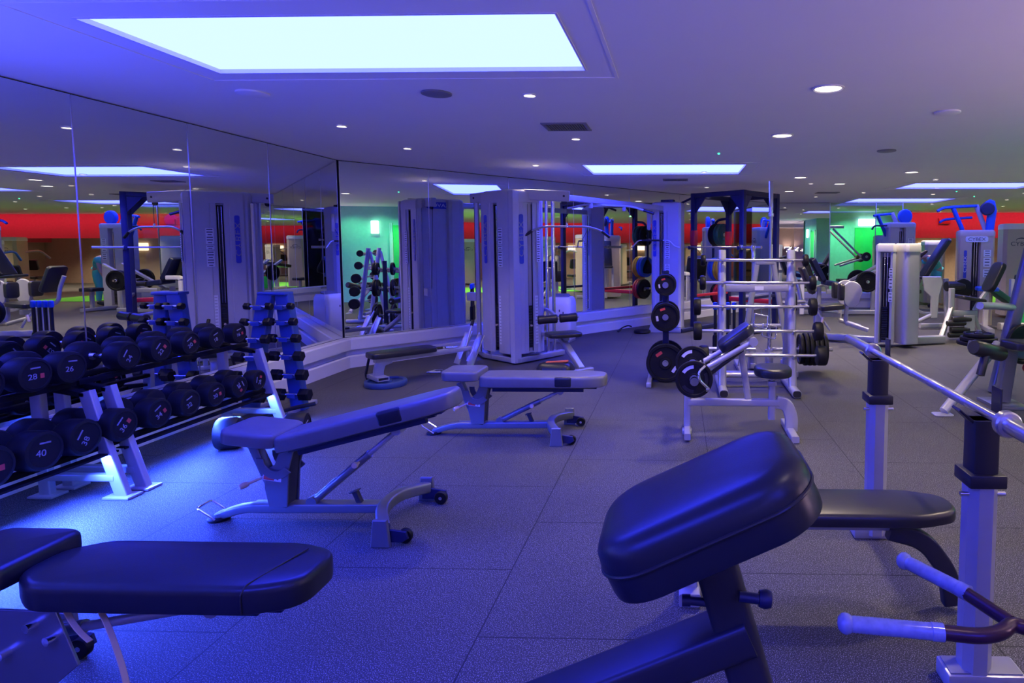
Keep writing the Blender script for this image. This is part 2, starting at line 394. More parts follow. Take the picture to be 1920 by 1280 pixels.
vis = {10: 'mirror sheet above the near end of the dumbbell rack, at the picture edge', 11: 'mirror sheet behind the middle of the dumbbell rack', 12: 'mirror sheet behind the far end of the dumbbell rack', 13: 'mirror sheet behind the hex dumbbell tree, beside the wall corner'}
for k in range(len(ly)-1):
    if k == len(ly)-1: continue
    lb = vis.get(k, 'mirror sheet on the dumbbell wall, %s from the entrance end' % ORD[min(k, 11)])
    sheet((XM+.003, ly[k], 0), (XM+.003, ly[k+1], 0), (1, 0, 0), lb)
DS = [.02, 1.166, 2.45, 3.728, 5.07, 6.5, 8.2, 9.97]
DL = ['mirror sheet on the slanted wall, right beside the corner', 'mirror sheet behind the low row bench on the slanted wall', 'mirror sheet behind the grey cable station', 'mirror sheet behind the white cooler', 'mirror sheet behind the pull up beam', 'mirror sheet behind the blue cable column', 'mirror sheet behind the power rack']
for k in range(7):
    q, r_ = P1+UD*DS[k]+ND*.003, P1+UD*DS[k+1]+ND*.003; sheet(q, r_, ND, DL[k])
sheet((2.23, 15.097, 0), (3.66, 15.097, 0), (0, -1, 0), 'mirror sheet on the far wall above the white ledge')
sheet((5.197, 2.25, 0), (5.197, 4.36, 0), (-1, 0, 0), 'mirror sheet on the green block')
# glazed part of the far wall
for k, (x0, x1) in enumerate(((3.68, 4.76), (4.78, 5.40))):
    mb = MB(); mb.box(((x0+x1)/2, 15.12, 1.445), (x1-x0, .012, 2.15), b=0); struct('window_%d' % (k+1), mb, 'glass')
mb = MB()
for x in (3.67, 4.77, 5.41): mb.box((x, 15.12, 1.445), (.014, .03, 2.16), b=0)
struct('trim_3', mb, 'steel')
# ceiling lights
def downlight(x, y, lb, r=.085, power=30, mat='lamp', grp='large round ceiling downlights', col=WARM, ang=120):
    t = thing('ceiling_downlight', lb, 'ceiling light', (x, y, CEIL), group=grp)
    mb = MB(); mb.lathe([(r, -.001), (r*1.22, -.001), (r*1.22, -.008), (r*1.12, -.012), (r, -.006), (r, -.001)], (0, 0, 0), cap=False); mb.done('trim_ring', 'white', t)
    mb = MB(); mb.lathe([(0, -.001), (r*.99, -.001), (r*.99, -.005), (0, -.005)], (0, 0, 0)); mb.done('lamp', mat, t)
    if power: spot('downlight_beam', (x, y, CEIL-.03), col, power, ang)
big = [(.98, 4.15, 'big round downlight above the bench press bar, nearest of the large ones'), (.97, 5.88, 'big round downlight above the grey barbell stand'), (1.84, 9.47, 'big round downlight behind the light panel over the power rack'),
       (2.69, 10.46, 'big round downlight beyond the twin weight stacks'), (3.27, 8.83, 'big round downlight above the twin weight stacks'), (2.1, 11.86, 'big round downlight near the corner of the far mirror'),
       (2.9, 1.6, 'big round downlight over the right aisle, outside the picture'), (2.6, 3.0, 'big round downlight right of the bench press station'), (4.6, 6.4, 'big round downlight above the incline bench at the picture edge'), (1.0, 1.0, 'big round downlight over the foreground machine')]
for i, (x, y, lb) in enumerate(big): downlight(x, y, lb, power=(170 if y > 8 and x > 2 else 130 if y > 2 else 14))
sm = [(-1.02, 4.27, 'small round spotlight between the big light panel and the vent'), (-2.9, 5.31, 'small round spotlight above the adjustable benches near the mirror'), (-2.87, 6.53, 'small round spotlight above the low row bench'), (-.99, 6.0, 'small round spotlight just beyond the ceiling vent'),
      (-1.83, 7.94, 'small round spotlight in front of the grey cable station'), (.36, 8.75, 'small round spotlight behind the middle light panel'), (.5, 11.0, 'small round spotlight above the power rack'), (2.9, 13.2, 'small round spotlight before the far mirror'), (5.1, 12.6, 'small round spotlight above the blue armed pulldown'),
      (7.6, 13.0, 'small round spotlight right of the tan pulldown'), (6.3, 15.6, 'small round spotlight beside the white pillar'), (4.4, 17.2, 'small round spotlight behind the glass panes'), (8.5, 16.5, 'small round spotlight above the far turf patch'), (9.4, 18.6, 'small round spotlight before the red header'), (4.0, 9.8, 'small round spotlight left of the right light panel'), (7.2, 10.4, 'small round spotlight above the right aisle')]
for x, y, lb in sm: downlight(x, y, lb, r=.036, power=(150 if x > 3 else 55), mat='lampspot', grp='small round ceiling spotlights', ang=100)
far = []
k = 0
for x, y in ((10.5, 5), (10.5, 10), (13.5, 3), (13.5, 7.5), (13.5, 12), (10.5, 14), (13, 17), (15, 9.5), (7.5, 6.9), (7.7, 8.9), (12, 1), (8.5, 0), (5, -1.5), (4.6, -4.5), (10, -4), (1.5, -4.6), (-2, -3), (11, 22), (14, 22), (8.3, 22)):
    downlight(x, y, 'round downlight in the far right hall, %s of its rows' % (ORD[k] if k < 12 else ORD[k-12]+' past a dozen'), power=330, grp='downlights of the far hall'); k += 1
mb = MB(); mb.box((8.4, 19.8, 2.27), (.36, .06, .18), b=.01); solo('wall_sign', mb, 'red', 'small dark red box sign on the bright red header', 'sign')
k = 0
for x, y in ((1.4, 13.0), (3.6, 12.2), (2.2, 10.4), (4.6, 11.2), (6.8, 12.4), (7.4, 14.2), (5.6, 17.6), (7.4, 16.4), (9.0, 14.6), (10.2, 17.0), (8.0, 19.2), (12.0, 15.2), (11.0, 12.0), (12.2, 9.0), (9.8, 11.0), (6.2, 8.4), (8.9, 9.4), (11.6, 6.0), (14.8, 6.0), (14.8, 13.6)):
    downlight(x, y, 'small dim spotlight dotted over the far ceiling, %s of its scatter' % (ORD[k] if k < 12 else ORD[k-12]+' past a dozen'), r=.032, power=0, mat='lampspot', grp='small dim spotlights of the far ceiling'); k += 1
def disc(x, y, r, mat, name, lb, cat, ring=False):
    mb = MB()
    if ring: mb.lathe([(r*.9, 0), (r, 0), (r, -.006), (r*.9, -.006), (r*.9, 0)], (x, y, CEIL), cap=False)
    else: mb.lathe([(0, 0), (r, 0), (r, -.01), (r*.9, -.014), (0, -.014)], (x, y, CEIL))
    return solo(name, mb, mat, lb, cat)
disc(-1.64, 4.21, .10, 'shroudd', 'ceiling_speaker', 'round grey ceiling speaker beside the big light panel', 'speaker')
disc(-2.88, 4.17, .10, 'ceil', 'access_cover', 'round plaster access cover between the big light panel and the mirror wall', 'ceiling cover')
disc(2.08, 4.91, .095, 'ceil', 'access_cover', 'round plaster access cover on the right of the large downlights', 'ceiling cover')
disc(2.26, 6.85, .10, 'shroudd', 'ceiling_speaker', 'round dark ceiling speaker right of the second large downlight', 'speaker')
def vent(x, y, w, d, lb):
    t = thing('ceiling_vent', lb, 'vent', (x, y, CEIL))
    mb = MB()
    for c, s in (((0, d/2, -.006), (w+.03, .025, .012)), ((0, -d/2, -.006), (w+.03, .025, .012)), ((w/2, 0, -.006), (.025, d-.02, .012)), ((-w/2, 0, -.006), (.025, d-.02, .012))): mb.box(c, s, b=.002)
    mb.done('vent_frame', 'shroudd', t)
    mb = MB(); n = int(w/.022)
    for k in range(n): mb.box((-w/2+.016+k*.022, 0, -.006), (.008, d-.03, .008), rot=(0, .5, 0), b=0)
    mb.done('vent_slats', 'shroudd', t)
    mb = MB(); mb.box((0, 0, -.001), (w, d, .002), b=0); mb.done('vent_back', 'slot', t)
vent(-.97, 5.4, .36, .30, 'dark slatted ceiling vent between the small spotlights')
vent(-.05, 9.75, .36, .22, 'dark slatted ceiling vent beyond the middle light panel')
vent(2.9, 12.2, .4, .24, 'grey slatted ceiling vent before the far mirror')
vent(6.5, 9.6, .5, .3, 'grey ceiling vent at the right picture edge')
for x, y, lb in ((.45, 7.0, 'tiny green ceiling indicator before the middle light panel'), (5.3, 12.0, 'tiny green ceiling indicator above the blue armed pulldown'), (6.2, 13.2, 'tiny green ceiling indicator before the red header')):
    mb = MB(); mb.lathe([(0, 0), (.014, 0), (.012, -.012), (0, -.014)], (x, y, CEIL), seg=10); solo('indicator_light', mb, 'screen', lb, 'indicator light')
# lamps and picture on the green wall, warm wall lamps in the hall
mb = MB(); mb.box((5.75, 19.08, 2.2), (.5, .09, .22), b=.02); solo('wall_lamp', mb, 'exitl', 'bright box lamp on the green wall above the green door', 'wall lamp')
mb = MB(); mb.box((5.17, 5.25, 1.98), (.06, .2, .34), b=.02); solo('wall_lamp', mb, 'exitl', 'bright box lamp on the green block', 'wall lamp')
for k, (x, y) in enumerate(((3.6, 1.3), (.4, -1.5))):  # unseen pillars added to carry the ceiling fill lamps
    mb = MB(); mb.box((x, y, CEIL/2), (.4, .4, CEIL), b=.004); struct('trim_%d' % (k+4), mb, 'white')
def fill_uplighter(x, y, z, nx, ny, lb, p, col=(1, .76, .78)):  # added fill lamp outside the view, put in to brighten the ceiling
    t = thing('added_uplighter', lb, 'wall lamp', (x, y, z), math.degrees(math.atan2(ny, nx))-90)
    mb = MB(); mb.prism([(-.2, 0), (.2, 0), (.15, .14), (-.15, .14)], Matrix.Translation((0, 0, -.12)), .01, .002); mb.box((0, .145, -.06), (.3, .01, .12), b=.003); mb.box((0, .004, -.06), (.4, .008, .12), b=.002); mb.done('trough', 'white', t)
    mb = MB(); mb.box((0, .07, -.07), (.24, .05, .02), b=.005); mb.done('fill_lamp_tube', 'warmlamp', t)
    area('ceiling_fill_light', (x+nx*.08, y+ny*.08, z-.03), .3, .1, col, p, (R(180)-R(42)*ny, R(42)*nx, 0), 170)
fill_uplighter(3.38, 1.3, 1.0, -1, 0, 'trough lamp added as ceiling fill on the left side of the added right pillar', 20, (1, .66, .85))
fill_uplighter(3.6, 1.52, 1.0, 0, 1, 'trough lamp added as ceiling fill on the far side of the added right pillar', 26, (1, .66, .85))
fill_uplighter(.4, -1.28, 1.0, 0, 1, 'trough lamp added as ceiling fill on the far side of the added entrance pillar', 45, (.20, .19, 1))
fill_uplighter(5.17, 1.6, 1.35, -1, 0, 'trough lamp added as ceiling fill on the green block, nearest the entrance', 25)
fill_uplighter(5.17, 3.3, 1.35, -1, 0, 'trough lamp added as ceiling fill on the green block, nearer the far hall', 25)
for k, y in enumerate((-1.0, .6, 2.1)): fill_uplighter(XM+.02, y, 1.3, 1, 0, 'blue trough lamp added as ceiling fill on the dumbbell wall, %s from the entrance end' % ORD[k], 70, (.05, .07, 1))
for k, x in enumerate((-2.5, .5, 3.5, 6.5, 9.5)): fill_uplighter(x, -6.98, 1.4, 0, 1, 'trough lamp added as ceiling fill on the back wall, %s from the dumbbell side' % ORD[k], 40 if k < 2 else 15, (.16, .18, 1) if k < 2 else (1, .76, .78))
for k, (x, y) in enumerate(((16.9, 1.0), (16.9, 3.4), (16.9, 5.6), (16.9, 8.2), (16.9, 11), (16.9, 14), (16.9, 17))):
    mb = MB(); mb.box((x+.05, y, 1.38), (.1, 1.1, .22), b=.02); solo('wall_lamp', mb, 'warmlamp', 'warm lit strip on the brown right wall, %s from the back' % ORD[k], 'wall lamp')
for k, x in enumerate((7.8, 9.6, 11.4, 13.2)):
    mb = MB(); mb.box((x, 23.85, 1.45), (.9, .1, .3), b=.02); solo('wall_lamp', mb, 'warmlamp', 'warm lit strip on the brown end wall, %s from the white pillar' % ORD[k], 'wall lamp')

# ================================================================== OBJECTS
ID = Matrix.Identity(4)
def padpoly(L, w, tl=.03, tr=.03, rl=.06, rr=.1, n=6):
    """pad outline from x=0..L, centred in y; ends narrowed by tl / tr with rounded corners"""
    base = [(0, -w/2+tl), (.12*L, -w/2), (L-.15*L, -w/2), (L, -w/2+tr), (L, w/2-tr), (L-.15*L, w/2), (.12*L, w/2), (0, w/2-tl)]
    rad = [rl, .05, .05, rr, rr, .05, .05, rl]; o = []
    for i, c in enumerate(base):
        p, q = Vector(base[i-1]), Vector(base[(i+1) % len(base)]); c = Vector(c)
        f = min(rad[i], (p-c).length*.45, (q-c).length*.45); a, b = c+(p-c).normalized()*f, c+(q-c).normalized()*f
        for k in range(n+1):
            t = k/n; v = a*(1-t)**2+c*2*t*(1-t)+b*t*t; o.append((v.x, v.y))
    return o
def xz(o=(0, 0, 0), y=0, th_dir=1):
    """frame whose local XY is world XZ, local Z along -Y"""
    return Matrix(((1, 0, 0, o[0]), (0, 0, -1, o[1]), (0, 1, 0, o[2]), (0, 0, 0, 1)))
def arcpts(cx, cz, r, a0, a1, n=10):
    return [(cx+r*math.cos(R(a0+(a1-a0)*k/n)), cz+r*math.sin(R(a0+(a1-a0)*k/n))) for k in range(n+1)]

# ---- adjustable benches (local origin: where the beam meets the rear foot)
def adj_bench(label, loc, tilt, seat_tilt, vin='gvinyl', band=True, number='4', strap=False, L=.99, W=.29, tl=.02, pdx=0):
    t = thing('adjustable_bench', label, 'bench', loc, 0, 'adjustable benches facing the mirror')
    fr = MB()
    fr.rtube([(-.72, 0, .075), (.015, 0, .085)], .075, .05)
    fr.rtube([(-.70, 0, .075), (-.80, 0, .062), (-.92, 0, .02)], .06, .045, .06)
    fr.done('base_beam', 'bsilver', t)
    mb = MB(); mb.rtube([(.13, -.27, .085), (.03, -.10, .11), (.03, .10, .11), (.13, .27, .085)], .06, .06, .10); mb.done('rear_foot_tube', 'bsilver', t)
    for s in (-1, 1):
        mb = MB(); mb.prism([(-.035, .14), (.035, .14), (.05, .0), (-.05, .0)], Matrix.Translation((.12, s*.285, 0)) @ Matrix.Rotation(R(90), 4, 'X') @ Matrix.Translation((0, 0, -.012)), .024, .004); mb.done('foot_cap', 'steel' if False else 'bsilver', t)
        mb = MB(); mb.prism([(.10, .09), (.10, .02), (.22, .015), (.25, .035), (.24, .07)], xz((0, s*.262+.008, 0)), .016, .003); wb = mb.done('wheel_bracket', 'navy', t)
        mb = MB(); mb.lathe([(.0, -.014), (.034, -.014), (.037, -.01), (.037, .01), (.034, .014), (0, .014)], (.222, s*.235, .037), (0, 1, 0)); mb.done('wheel', 'rubber', wb)
        mb = MB(); mb.lathe([(0, -.016), (.01, -.016), (.01, .016), (0, .016)], (.222, s*.235, .037), (0, 1, 0), 12); mb.done('wheel_bolt', 'chrome', wb)
    mb = MB(); mb.lathe([(0, 0), (.055, 0), (.055, .012), (.045, .022), (0, .022)], (-.92, 0, 0)); mb.done('front_foot', 'rubber', t)
    mb = MB(); mb.tube([(-.90, -.055, .02), (-1.0, -.055, .085), (-1.0, .055, .085), (-.90, .055, .02)], .006, 8, .02); mb.done('carry_handle', 'chrome', t)
    # upright: two side plates and the rear channel
    for s in (-1, 1):
        mb = MB(); mb.prism([(-.60, .095), (-.50, .095), (-.485, .30), (-.455, .405), (-.53, .405), (-.56, .33), (-.61, .30), (-.62, .2)], xz((0, s*.05+.005, 0)), .01, .002); up = mb.done('upright_plate', 'bsilver', t)
        if s == -1:
            m = facing((-.575, -.0555, .255), (0, -1, 0)) @ Matrix.Rotation(R(-8), 4, 'Z')
            mb = MB(); mb.prism([(-.05, -.014), (.05, -.014), (.05, .014), (-.05, .014)], m, .001); st = mb.done('number_sticker', 'paper', up)
            mb = MB(); mb.prism([(-.046, -.011), (.012, -.011), (.012, .011), (-.046, .011)], m @ Matrix.Translation((0, 0, .001)), .0006); mb.done('red_print', 'rprint', up)
            text(number, .022, m @ Matrix.Translation((.03, 0, .0014)), 'ink', up, 'number_print', .0006)
    for s in (-1, 1):
        mb = MB(); a = arcpts(-.545, .36, .105, 175, 320)+arcpts(-.545, .36, .062, 320, 175); mb.prism(a, xz((0, s*.066+.005, 0)), .010, .002); mb.done('pivot_hook', 'bsilver', t)
    mb = MB(); mb.rtube([(-.535, 0, .09), (-.50, 0, .39)], .085, .05); mb.done('rear_channel', 'bframe', t)
    mb = MB(); mb.rtube([(-.58, 0, .13), (-.70, 0, .42)], .06, .05); mb.box((-.70, 0, .44), (.16, .1, .02), rot=(0, R(seat_tilt), 0)); mb.done('seat_support', 'bsilver', t)
    mb = MB(); mb.tube([(-.62, -.03, .26), (-.69, -.09, .235)], .008, 8); mb.lathe([(0, -.02), (.014, -.02), (.017, 0), (.014, .02), (0, .02)], (-.70, -.10, .232), (.7, .9, .25), 14); mb.done('pull_knob', 'tan', t)
    # seat
    m = Matrix.Translation((-.66+pdx, 0, .455)) @ Matrix.Rotation(R(seat_tilt), 4, 'Y') @ Matrix.Translation((-.15, 0, 0))
    mb = MB(); mb.pad(padpoly(.30, .31, .045, .02, .05, .05), m, .075, .022); mb.done('seat', vin, t)
    # back pad
    th = -R(tilt); mp = Matrix.Translation((-.52+pdx, 0, .405)) @ Matrix.Rotation(th, 4, 'Y')
    mb = MB(); mb.pad(padpoly(L, W, tl, .05, .05, .09), mp, .088, .024); pd = mb.done('back_pad', vin, t)
    mb = MB(); mb.box((0, 0, 0), (L*.86, W*.72, .012), b=.003)
    for s in (-1, 1): mb.rtube([(-L*.40, s*.06, -.022), (L*.32, s*.06, -.022)], .03, .035)
    o = mb.done('pad_rails', 'navy', t); o.matrix_local = mp @ Matrix.Translation((L/2, 0, -.005))
    if band:
        mb = MB(); x0, x1 = L*.60, L*.745; mb.box(((x0+x1)/2, 0, .045), (x1-x0, W+.006, .082), b=.018, seg=3); o = mb.done('grip_band', 'dvinyl', t); o.matrix_local = mp
    else:
        mb = MB(); mb.tube([(L*.83, -W/2-.001, .01), (L*.83, -W/2-.001, .07), (L*.835, -W/2+.02, .0895), (L*.90, W/2-.07, .0955)], .0025, 6, .01); o = mb.done('pad_seam', 'slot', t); o.matrix_local = mp
    # support strut
    tp = mp @ V(L*.63, 0, -.05)
    a = V(-.385, 0, .11); d = (tp-a); j = a+d*.66
    mb = MB(); mb.tube([a, j], .022, 12); mb.lathe([(.030, -.03), (.030, .03)], a, (0, 1, 0), 14); mb.done('strut_tube', 'bsilver', t)
    mb = MB(); mb.tube([j-d*.05, tp], .015, 10); mb.lathe([(.026, -.04), (.026, .04)], tp, (0, 1, 0), 14); mb.done('strut_rod', 'silver', t)
    q = a+d*.55; mb = MB(); mb.tube([q, q+V(.0, -.05, 0)], .008, 8); mb.lathe([(0, -.012), (.015, -.012), (.017, .0), (.012, .014), (0, .014)], q+V(0, -.055, 0), (0, 1, 0), 14); mb.done('strut_knob', 'tan', t)
    mb = MB(); mb.rtube([(-.13, 0, .105), (-.155, 0, .165)], .03, .03); mb.box((-.157, 0, .168), (.05, .04, .008), rot=(0, -.3, 0)); mb.done('strut_rest', 'bframe', t)
    if strap:
        mb = MB(); mb.sweep([(.58, -.06, .40), (.66, -.10, .34), (.74, -.14, .22), (.80, -.18, .06), (.82, -.20, .01)], rrect(.016, .004, .0015, 1), .06); mb.done('pull_strap', 'strap', t)
        mb = MB(); mb.sweep([(.50, -.08, .40), (.54, -.10, .36), (.59, -.12, .33), (.63, -.13, .31)], rrect(.016, .004, .0015, 1), .03); mb.done('pull_strap', 'strap', t)
        for (x, y, z) in ((.41, -.09, .33), (.47, -.09, .29), (.24, -.09, .31), (.32, -.09, .24)):
            mb = MB(); mb.lathe([(0, -.02), (.014, -.02), (.014, .02), (0, .02)], (x, y, z), (.2, 1, 0), 12); mb.done('frame_bolt', 'chrome', t)
        mb = MB(); mb.prism([(-.10, .10), (.42, .10), (.54, .2), (.48, .37), (.16, .38), (-.06, .30)], xz((0, -.075, 0)), .01, .002); mb.done('side_plate', 'bsilver', t)
    return t
adj_bench('grey adjustable bench with its back pad tilted up, beside the dumbbell rack', (-1.60, 3.22, 0), 14.7, 6)
adj_bench('grey adjustable bench lying flat, in front of the cable station', (-1.03, 4.78, 0), 0.0, 0, number='5')
adj_bench('dark adjustable bench with a broad flat pad, cut by the picture corner', (-2.40, 1.86, 0), 0.0, 0, vin='dvinyl', band=False, number='6', strap=True, L=.92, W=.30, tl=.075, pdx=.87)

# ---- round rubber dumbbells on the two tier racks
def head_prof(r, l): return [(0, 0), (r*.80, 0), (r*.93, .006), (r, .02), (r, l-.018), (r*.94, l-.004), (r*.80, l), (r*.78, l-.004), (0, l-.004)]
def round_db(label, loc, r, l, num, rot=0, group=None):
    t = thing('round_dumbbell', label, 'dumbbell', loc, 0, group)
    mb = MB(); mb.tube([(-.075, 0, 0), (.075, 0, 0)], .016, 12); mb.lathe([(.03, -.005), (.03, .005)], (.068, 0, 0), (1, 0, 0), 16); mb.lathe([(.03, -.005), (.03, .005)], (-.068, 0, 0), (1, 0, 0), 16); mb.done('handle', 'chrome', t)
    for s in (1, -1):
        mb = MB(); mb.lathe(head_prof(r, l), (s*.068, 0, 0), (s, 0, 0), 30); h = mb.done('weight_head', 'rubber', t)
        f = facing((s*(.068+l-.003), 0, 0), (s, 0, 0)) @ Matrix.Rotation(R(rot), 4, 'Z')
        text(num, r*.46, f @ Matrix.Translation((-r*.18, -r*.10, 0)), 'dprint', h, 'number_print', .0012, 1.1)
        mb = MB(); mb.box((0, r*.40, .001), (r*.55, r*.08, .002), b=0); o = mb.done('print_bar', 'dprint', h); o.data.transform(f)
        if rot % 3 == 0:
            mb = MB(); mb.box((r*.34, -r*.10, .0012), (r*.22, r*.26, .0032), b=0); o = mb.done('red_print', 'rprint', h); o.data.transform(f)
    return t
cnt = 0
for tier, xs0, z0, ys in (('upper', -3.72, .79, [4.86, 4.61, 4.355, 4.09, 3.84, 3.46, 3.25, 3.0, 2.74]), ('lower', -3.53, .42, [4.80, 4.575, 4.33, 4.085, 3.83, 3.565, 3.32, 3.09, 2.84, 2.58])):
    for k, y in enumerate(ys):
        r = (.083+.0022*k) if tier == 'upper' else (.082+.0035*k)
        where = 'farthest' if k == 0 else ORD[k]
        lb = ('black round rubber dumbbell at the far end of the %s rack tier' % tier) if k == 0 else 'black round rubber dumbbell, %s from the far end of the %s rack tier' % (ORD[k], tier)
        rot = [12, -40, 55, 20, 75, -5, 30, -60, 0, 45][(k*3+(tier == 'lower')*4) % 10]
        round_db(lb, (xs0, y, z0), r, .10+.004*k, str((16 if tier == 'upper' else 26)+2*k), rot, 'round dumbbells on the %s tier' % tier)
        cnt += 1
def db_rack(label, y0, y1):
    t = thing('dumbbell_rack', label, 'dumbbell rack', (0, 0, 0), group='two tier dumbbell racks')
    for y in (y0, y1):
        mb = MB(); mb.rtube([(-3.31, y, .0), (-3.42, y, .34), (-3.50, y, .64)], .075, .045, .05, up=(0, 1, 0)); mb.box((-3.32, y, .008), (.16, .11, .016), b=.005); mb.done('leg', 'silver', t)
        mb = MB(); mb.rtube([(-3.78, y, .0), (-3.80, y, .64)], .07, .045, up=(0, 1, 0)); mb.box((-3.78, y, .008), (.15, .11, .016), b=.005); mb.done('leg', 'silver', t)
        mb = MB(); mb.rtube([(-3.35, y, .12), (-3.78, y, .12)], .05, .04); mb.done('foot_brace', 'silver', t)
        mb = MB(); mb.rtube([(-3.43, y, .30), (-3.80, y, .34)], .045, .035); mb.done('shelf_bracket', 'matte', t); mb = MB(); mb.rtube([(-3.50, y, .62), (-3.80, y, .67)], .045, .035); mb.done('shelf_bracket', 'matte', t)
    for xs0, z in ((-3.72, .68), (-3.53, .31)):
        for dx in (-.075, .075):
            mb = MB(); mb.rtube([(xs0+dx, y0-.06, z-(.0 if dx < 0 else .01)), (xs0+dx, y1+.06, z-(.0 if dx < 0 else .01))], .05, .03); mb.done('shelf_rail', 'matte', t)
    mb = MB(); mb.box((-3.405, (y0+y1)/2, .268), (.05, y1-y0+.1, .006), b=0); mb.box((-3.376, (y0+y1)/2, .265), (.005, y1-y0+.1, .012), b=0); mb.done('light_channel', 'matte', t)
    mb = MB(); mb.box((-3.40, (y0+y1)/2, .263), (.012, y1-y0, .004), b=0); mb.done('light_strip', 'led', t)
    area('led_strip_light', (-3.40, (y0+y1)/2, .2625), .012, y1-y0, (.03, .07, 1), (460 if y0 < 3 else 260)*(y1-y0), (0, R(-48), 0), 180)
    mb = MB(); mb.rtube([(-3.80, y0, .42), (-3.80, y1, .42)], .05, .03); mb.done('rear_rail', 'matte', t)
    return t
db_rack('two tier silver dumbbell rack along the mirror, far section', 3.64, 4.98)
db_rack('two tier silver dumbbell rack along the mirror, near section', 2.2, 3.50)
# ---- hex dumbbell tree
def hexdb(label, loc, r, l, hl, rz=0):
    t = thing('hex_dumbbell', label, 'dumbbell', loc, rz, 'hex dumbbells on the upright tree')
    mb = MB(); mb.tube([(-hl/2-.01, 0, 0), (hl/2+.01, 0, 0)], .013, 10); mb.done('handle', 'chrome', t)
    for s in (-1, 1):
        mb = MB(); mb.lathe([(r*.80, 0), (r, .008), (r, l-.008), (r*.80, l)], (s*hl/2, 0, 0), (s, 0, 0), 6); mb.done('hex_head', 'rubber', t, 25)
    return t
t = thing('dumbbell_tree', 'blue lit upright A frame rack holding hex dumbbells, at the end of the dumbbell wall', 'dumbbell rack', (0, 0, 0))
PA, PB = [V(-3.86, 5.36, 0), V(-3.70, 5.42, 1.06)], [V(-3.46, 5.46, 0), V(-3.56, 5.45, 1.06)]
for p in (PA, PB):
    mb = MB(); mb.rtube(p, .13, .09, up=(0, 1, 0)); mb.done('rack_post', 'treeblue', t)
mb = MB(); mb.box((-3.63, 5.435, 1.07), (.26, .13, .03), b=.01); mb.done('top_plate', 'treeblue', t)
for p, nm in ((PA, ''), (PB, '')):
    mb = MB(); mb.rtube([p[0]+V(0, -.22, .02), p[0]+V(0, .22, .02)], .06, .04); mb.done('foot_bar', 'silver', t)
    for z in (.95, .81, .66, .50, .33, .15):
        mb = MB(); c = p[0].lerp(p[1], z/1.06); mb.box((c.x, c.y-.075, z-.012), (.075, .07, .012), b=.003); mb.box((c.x, c.y-.106, z+.004), (.075, .008, .03), b=.002); mb.done('saddle', 'treeblue', t)
for side, p in (('left', PA), ('right', PB)):
    for k, z in enumerate((.95, .81, .66, .50, .33, .15)):
        c = p[0].lerp(p[1], z/1.06); r = .032+.0055*k
        hexdb('black hex dumbbell on the %s post of the tree, %s from the top' % (side, ORD[k]), (c.x, c.y-.088, z+.012), r, .05+.008*k, .15, 0)
# big dumbbell and strap on the floor behind the tilted bench
t = round_db('large round dumbbell lying on the floor behind the tilted bench seat', (-3.10, 4.44, .118), .118, .15, '50', 10)
t.rotation_euler = (0, 0, R(16))
for c in list(t.children):
    if c.name.startswith('weight_head'): c.location = ((.08 if c.data.vertices[0].co.x > 0 else -.08), 0, 0)
    else: c.scale = (2.0, 1.3, 1.3)
mb = MB(); mb.sweep([(-3.72, 4.98, .02), (-3.55, 5.06, .04), (-3.36, 5.2, .085), (-3.22, 5.30, .10)], rrect(.05, .03, .01, 2), .1); solo('rolled_strap', mb, 'rubber', 'black rolled strap lying by the foot of the dumbbell tree', 'strap')

# ---- chest supported T bar row in front
t = thing('tbar_row_machine', 'dark T bar row machine with a big tilted chest pad, close to the camera', 'row machine', (0, 0, 0))
TI = R(25)
def rpoly(L, w, r, n=10): return rrect(L, w, r, n)
m = Matrix.Translation((.034, 1.425, .945)) @ Matrix.Rotation(-TI, 4, 'Y') @ Matrix.Translation((0, 0, -.14))
mb = MB(); mb.pad(rrect(.515, .37, .12, 9), m, .14, .05, .006); pd = mb.done('chest_pad', 'dvinyl', t)
mb = MB(); mb.tube([m @ V(x, y, .07) for x, y in inset(rrect(.515, .37, .12, 9), -.001)], .0045, 8, closed=True); mb.done('piping', 'vinyl', pd)
m2 = m @ Matrix.Translation((0, 0, -.012)); mb = MB(); mb.prism(rrect(.40, .22, .06, 5), m2, .014, .003); mb.done('pad_plate', 'bframe', t)
mb = MB(); mb.rtube([(.075, 1.43, .80), (.17, 1.43, .47), (.30, 1.43, .0)], .10, .10, .0); mb.done('pad_post', 'bframe', t)
mb = MB(); mb.rtube([(.17, 1.43, .585), (-1.0, 1.43, .08), (-1.15, 1.43, .05)], .13, .085, .05); mb.done('spine_beam', 'bframe', t)
mb = MB(); mb.tube([(.14, 1.36, .70), (.185, 1.36, .695)], .012, 10); mb.lathe([(0, -.014), (.018, -.014), (.022, 0), (.018, .014), (0, .014)], (.20, 1.365, .692), (1, 0, -.1), 14); mb.done('height_knob', 'navy', t)
mb = MB(); mb.tube([(.02, 1.40, .665), (.075, 1.40, .66)], .01, 10); mb.lathe([(0, -.01), (.014, -.01), (.014, .01), (0, .01)], (.02, 1.40, .665), (1, 0, 0), 12); mb.done('lock_pin', 'navy', t)
mb = MB(); mb.rtube([(-1.12, 1.43, .03), (1.75, 1.43, .03)], .08, .06); mb.box((-1.1, 1.43, .03), (.09, .7, .06), b=.008); mb.done('base_beam', 'bframe', t)
mb = MB(); mb.rtube([(-.82, 1.43, .03), (-.82, 1.43, .14)], .06, .06); mb.box((-.86, 1.43, .15), (.26, .56, .02), rot=(0, -.25, 0)); mb.done('foot_plate', 'bframe', t)
J = V(.755, 1.36, .648)
mb = MB(); mb.tube([V(.58, 1.318, .65), V(.66, 1.305, .65), V(.715, 1.32, .65), J, V(.80, 1.33, .645), V(.92, 1.24, .63), V(1.3, 1.3, .40), V(1.72, 1.43, .12)], .0165, 14, .05)
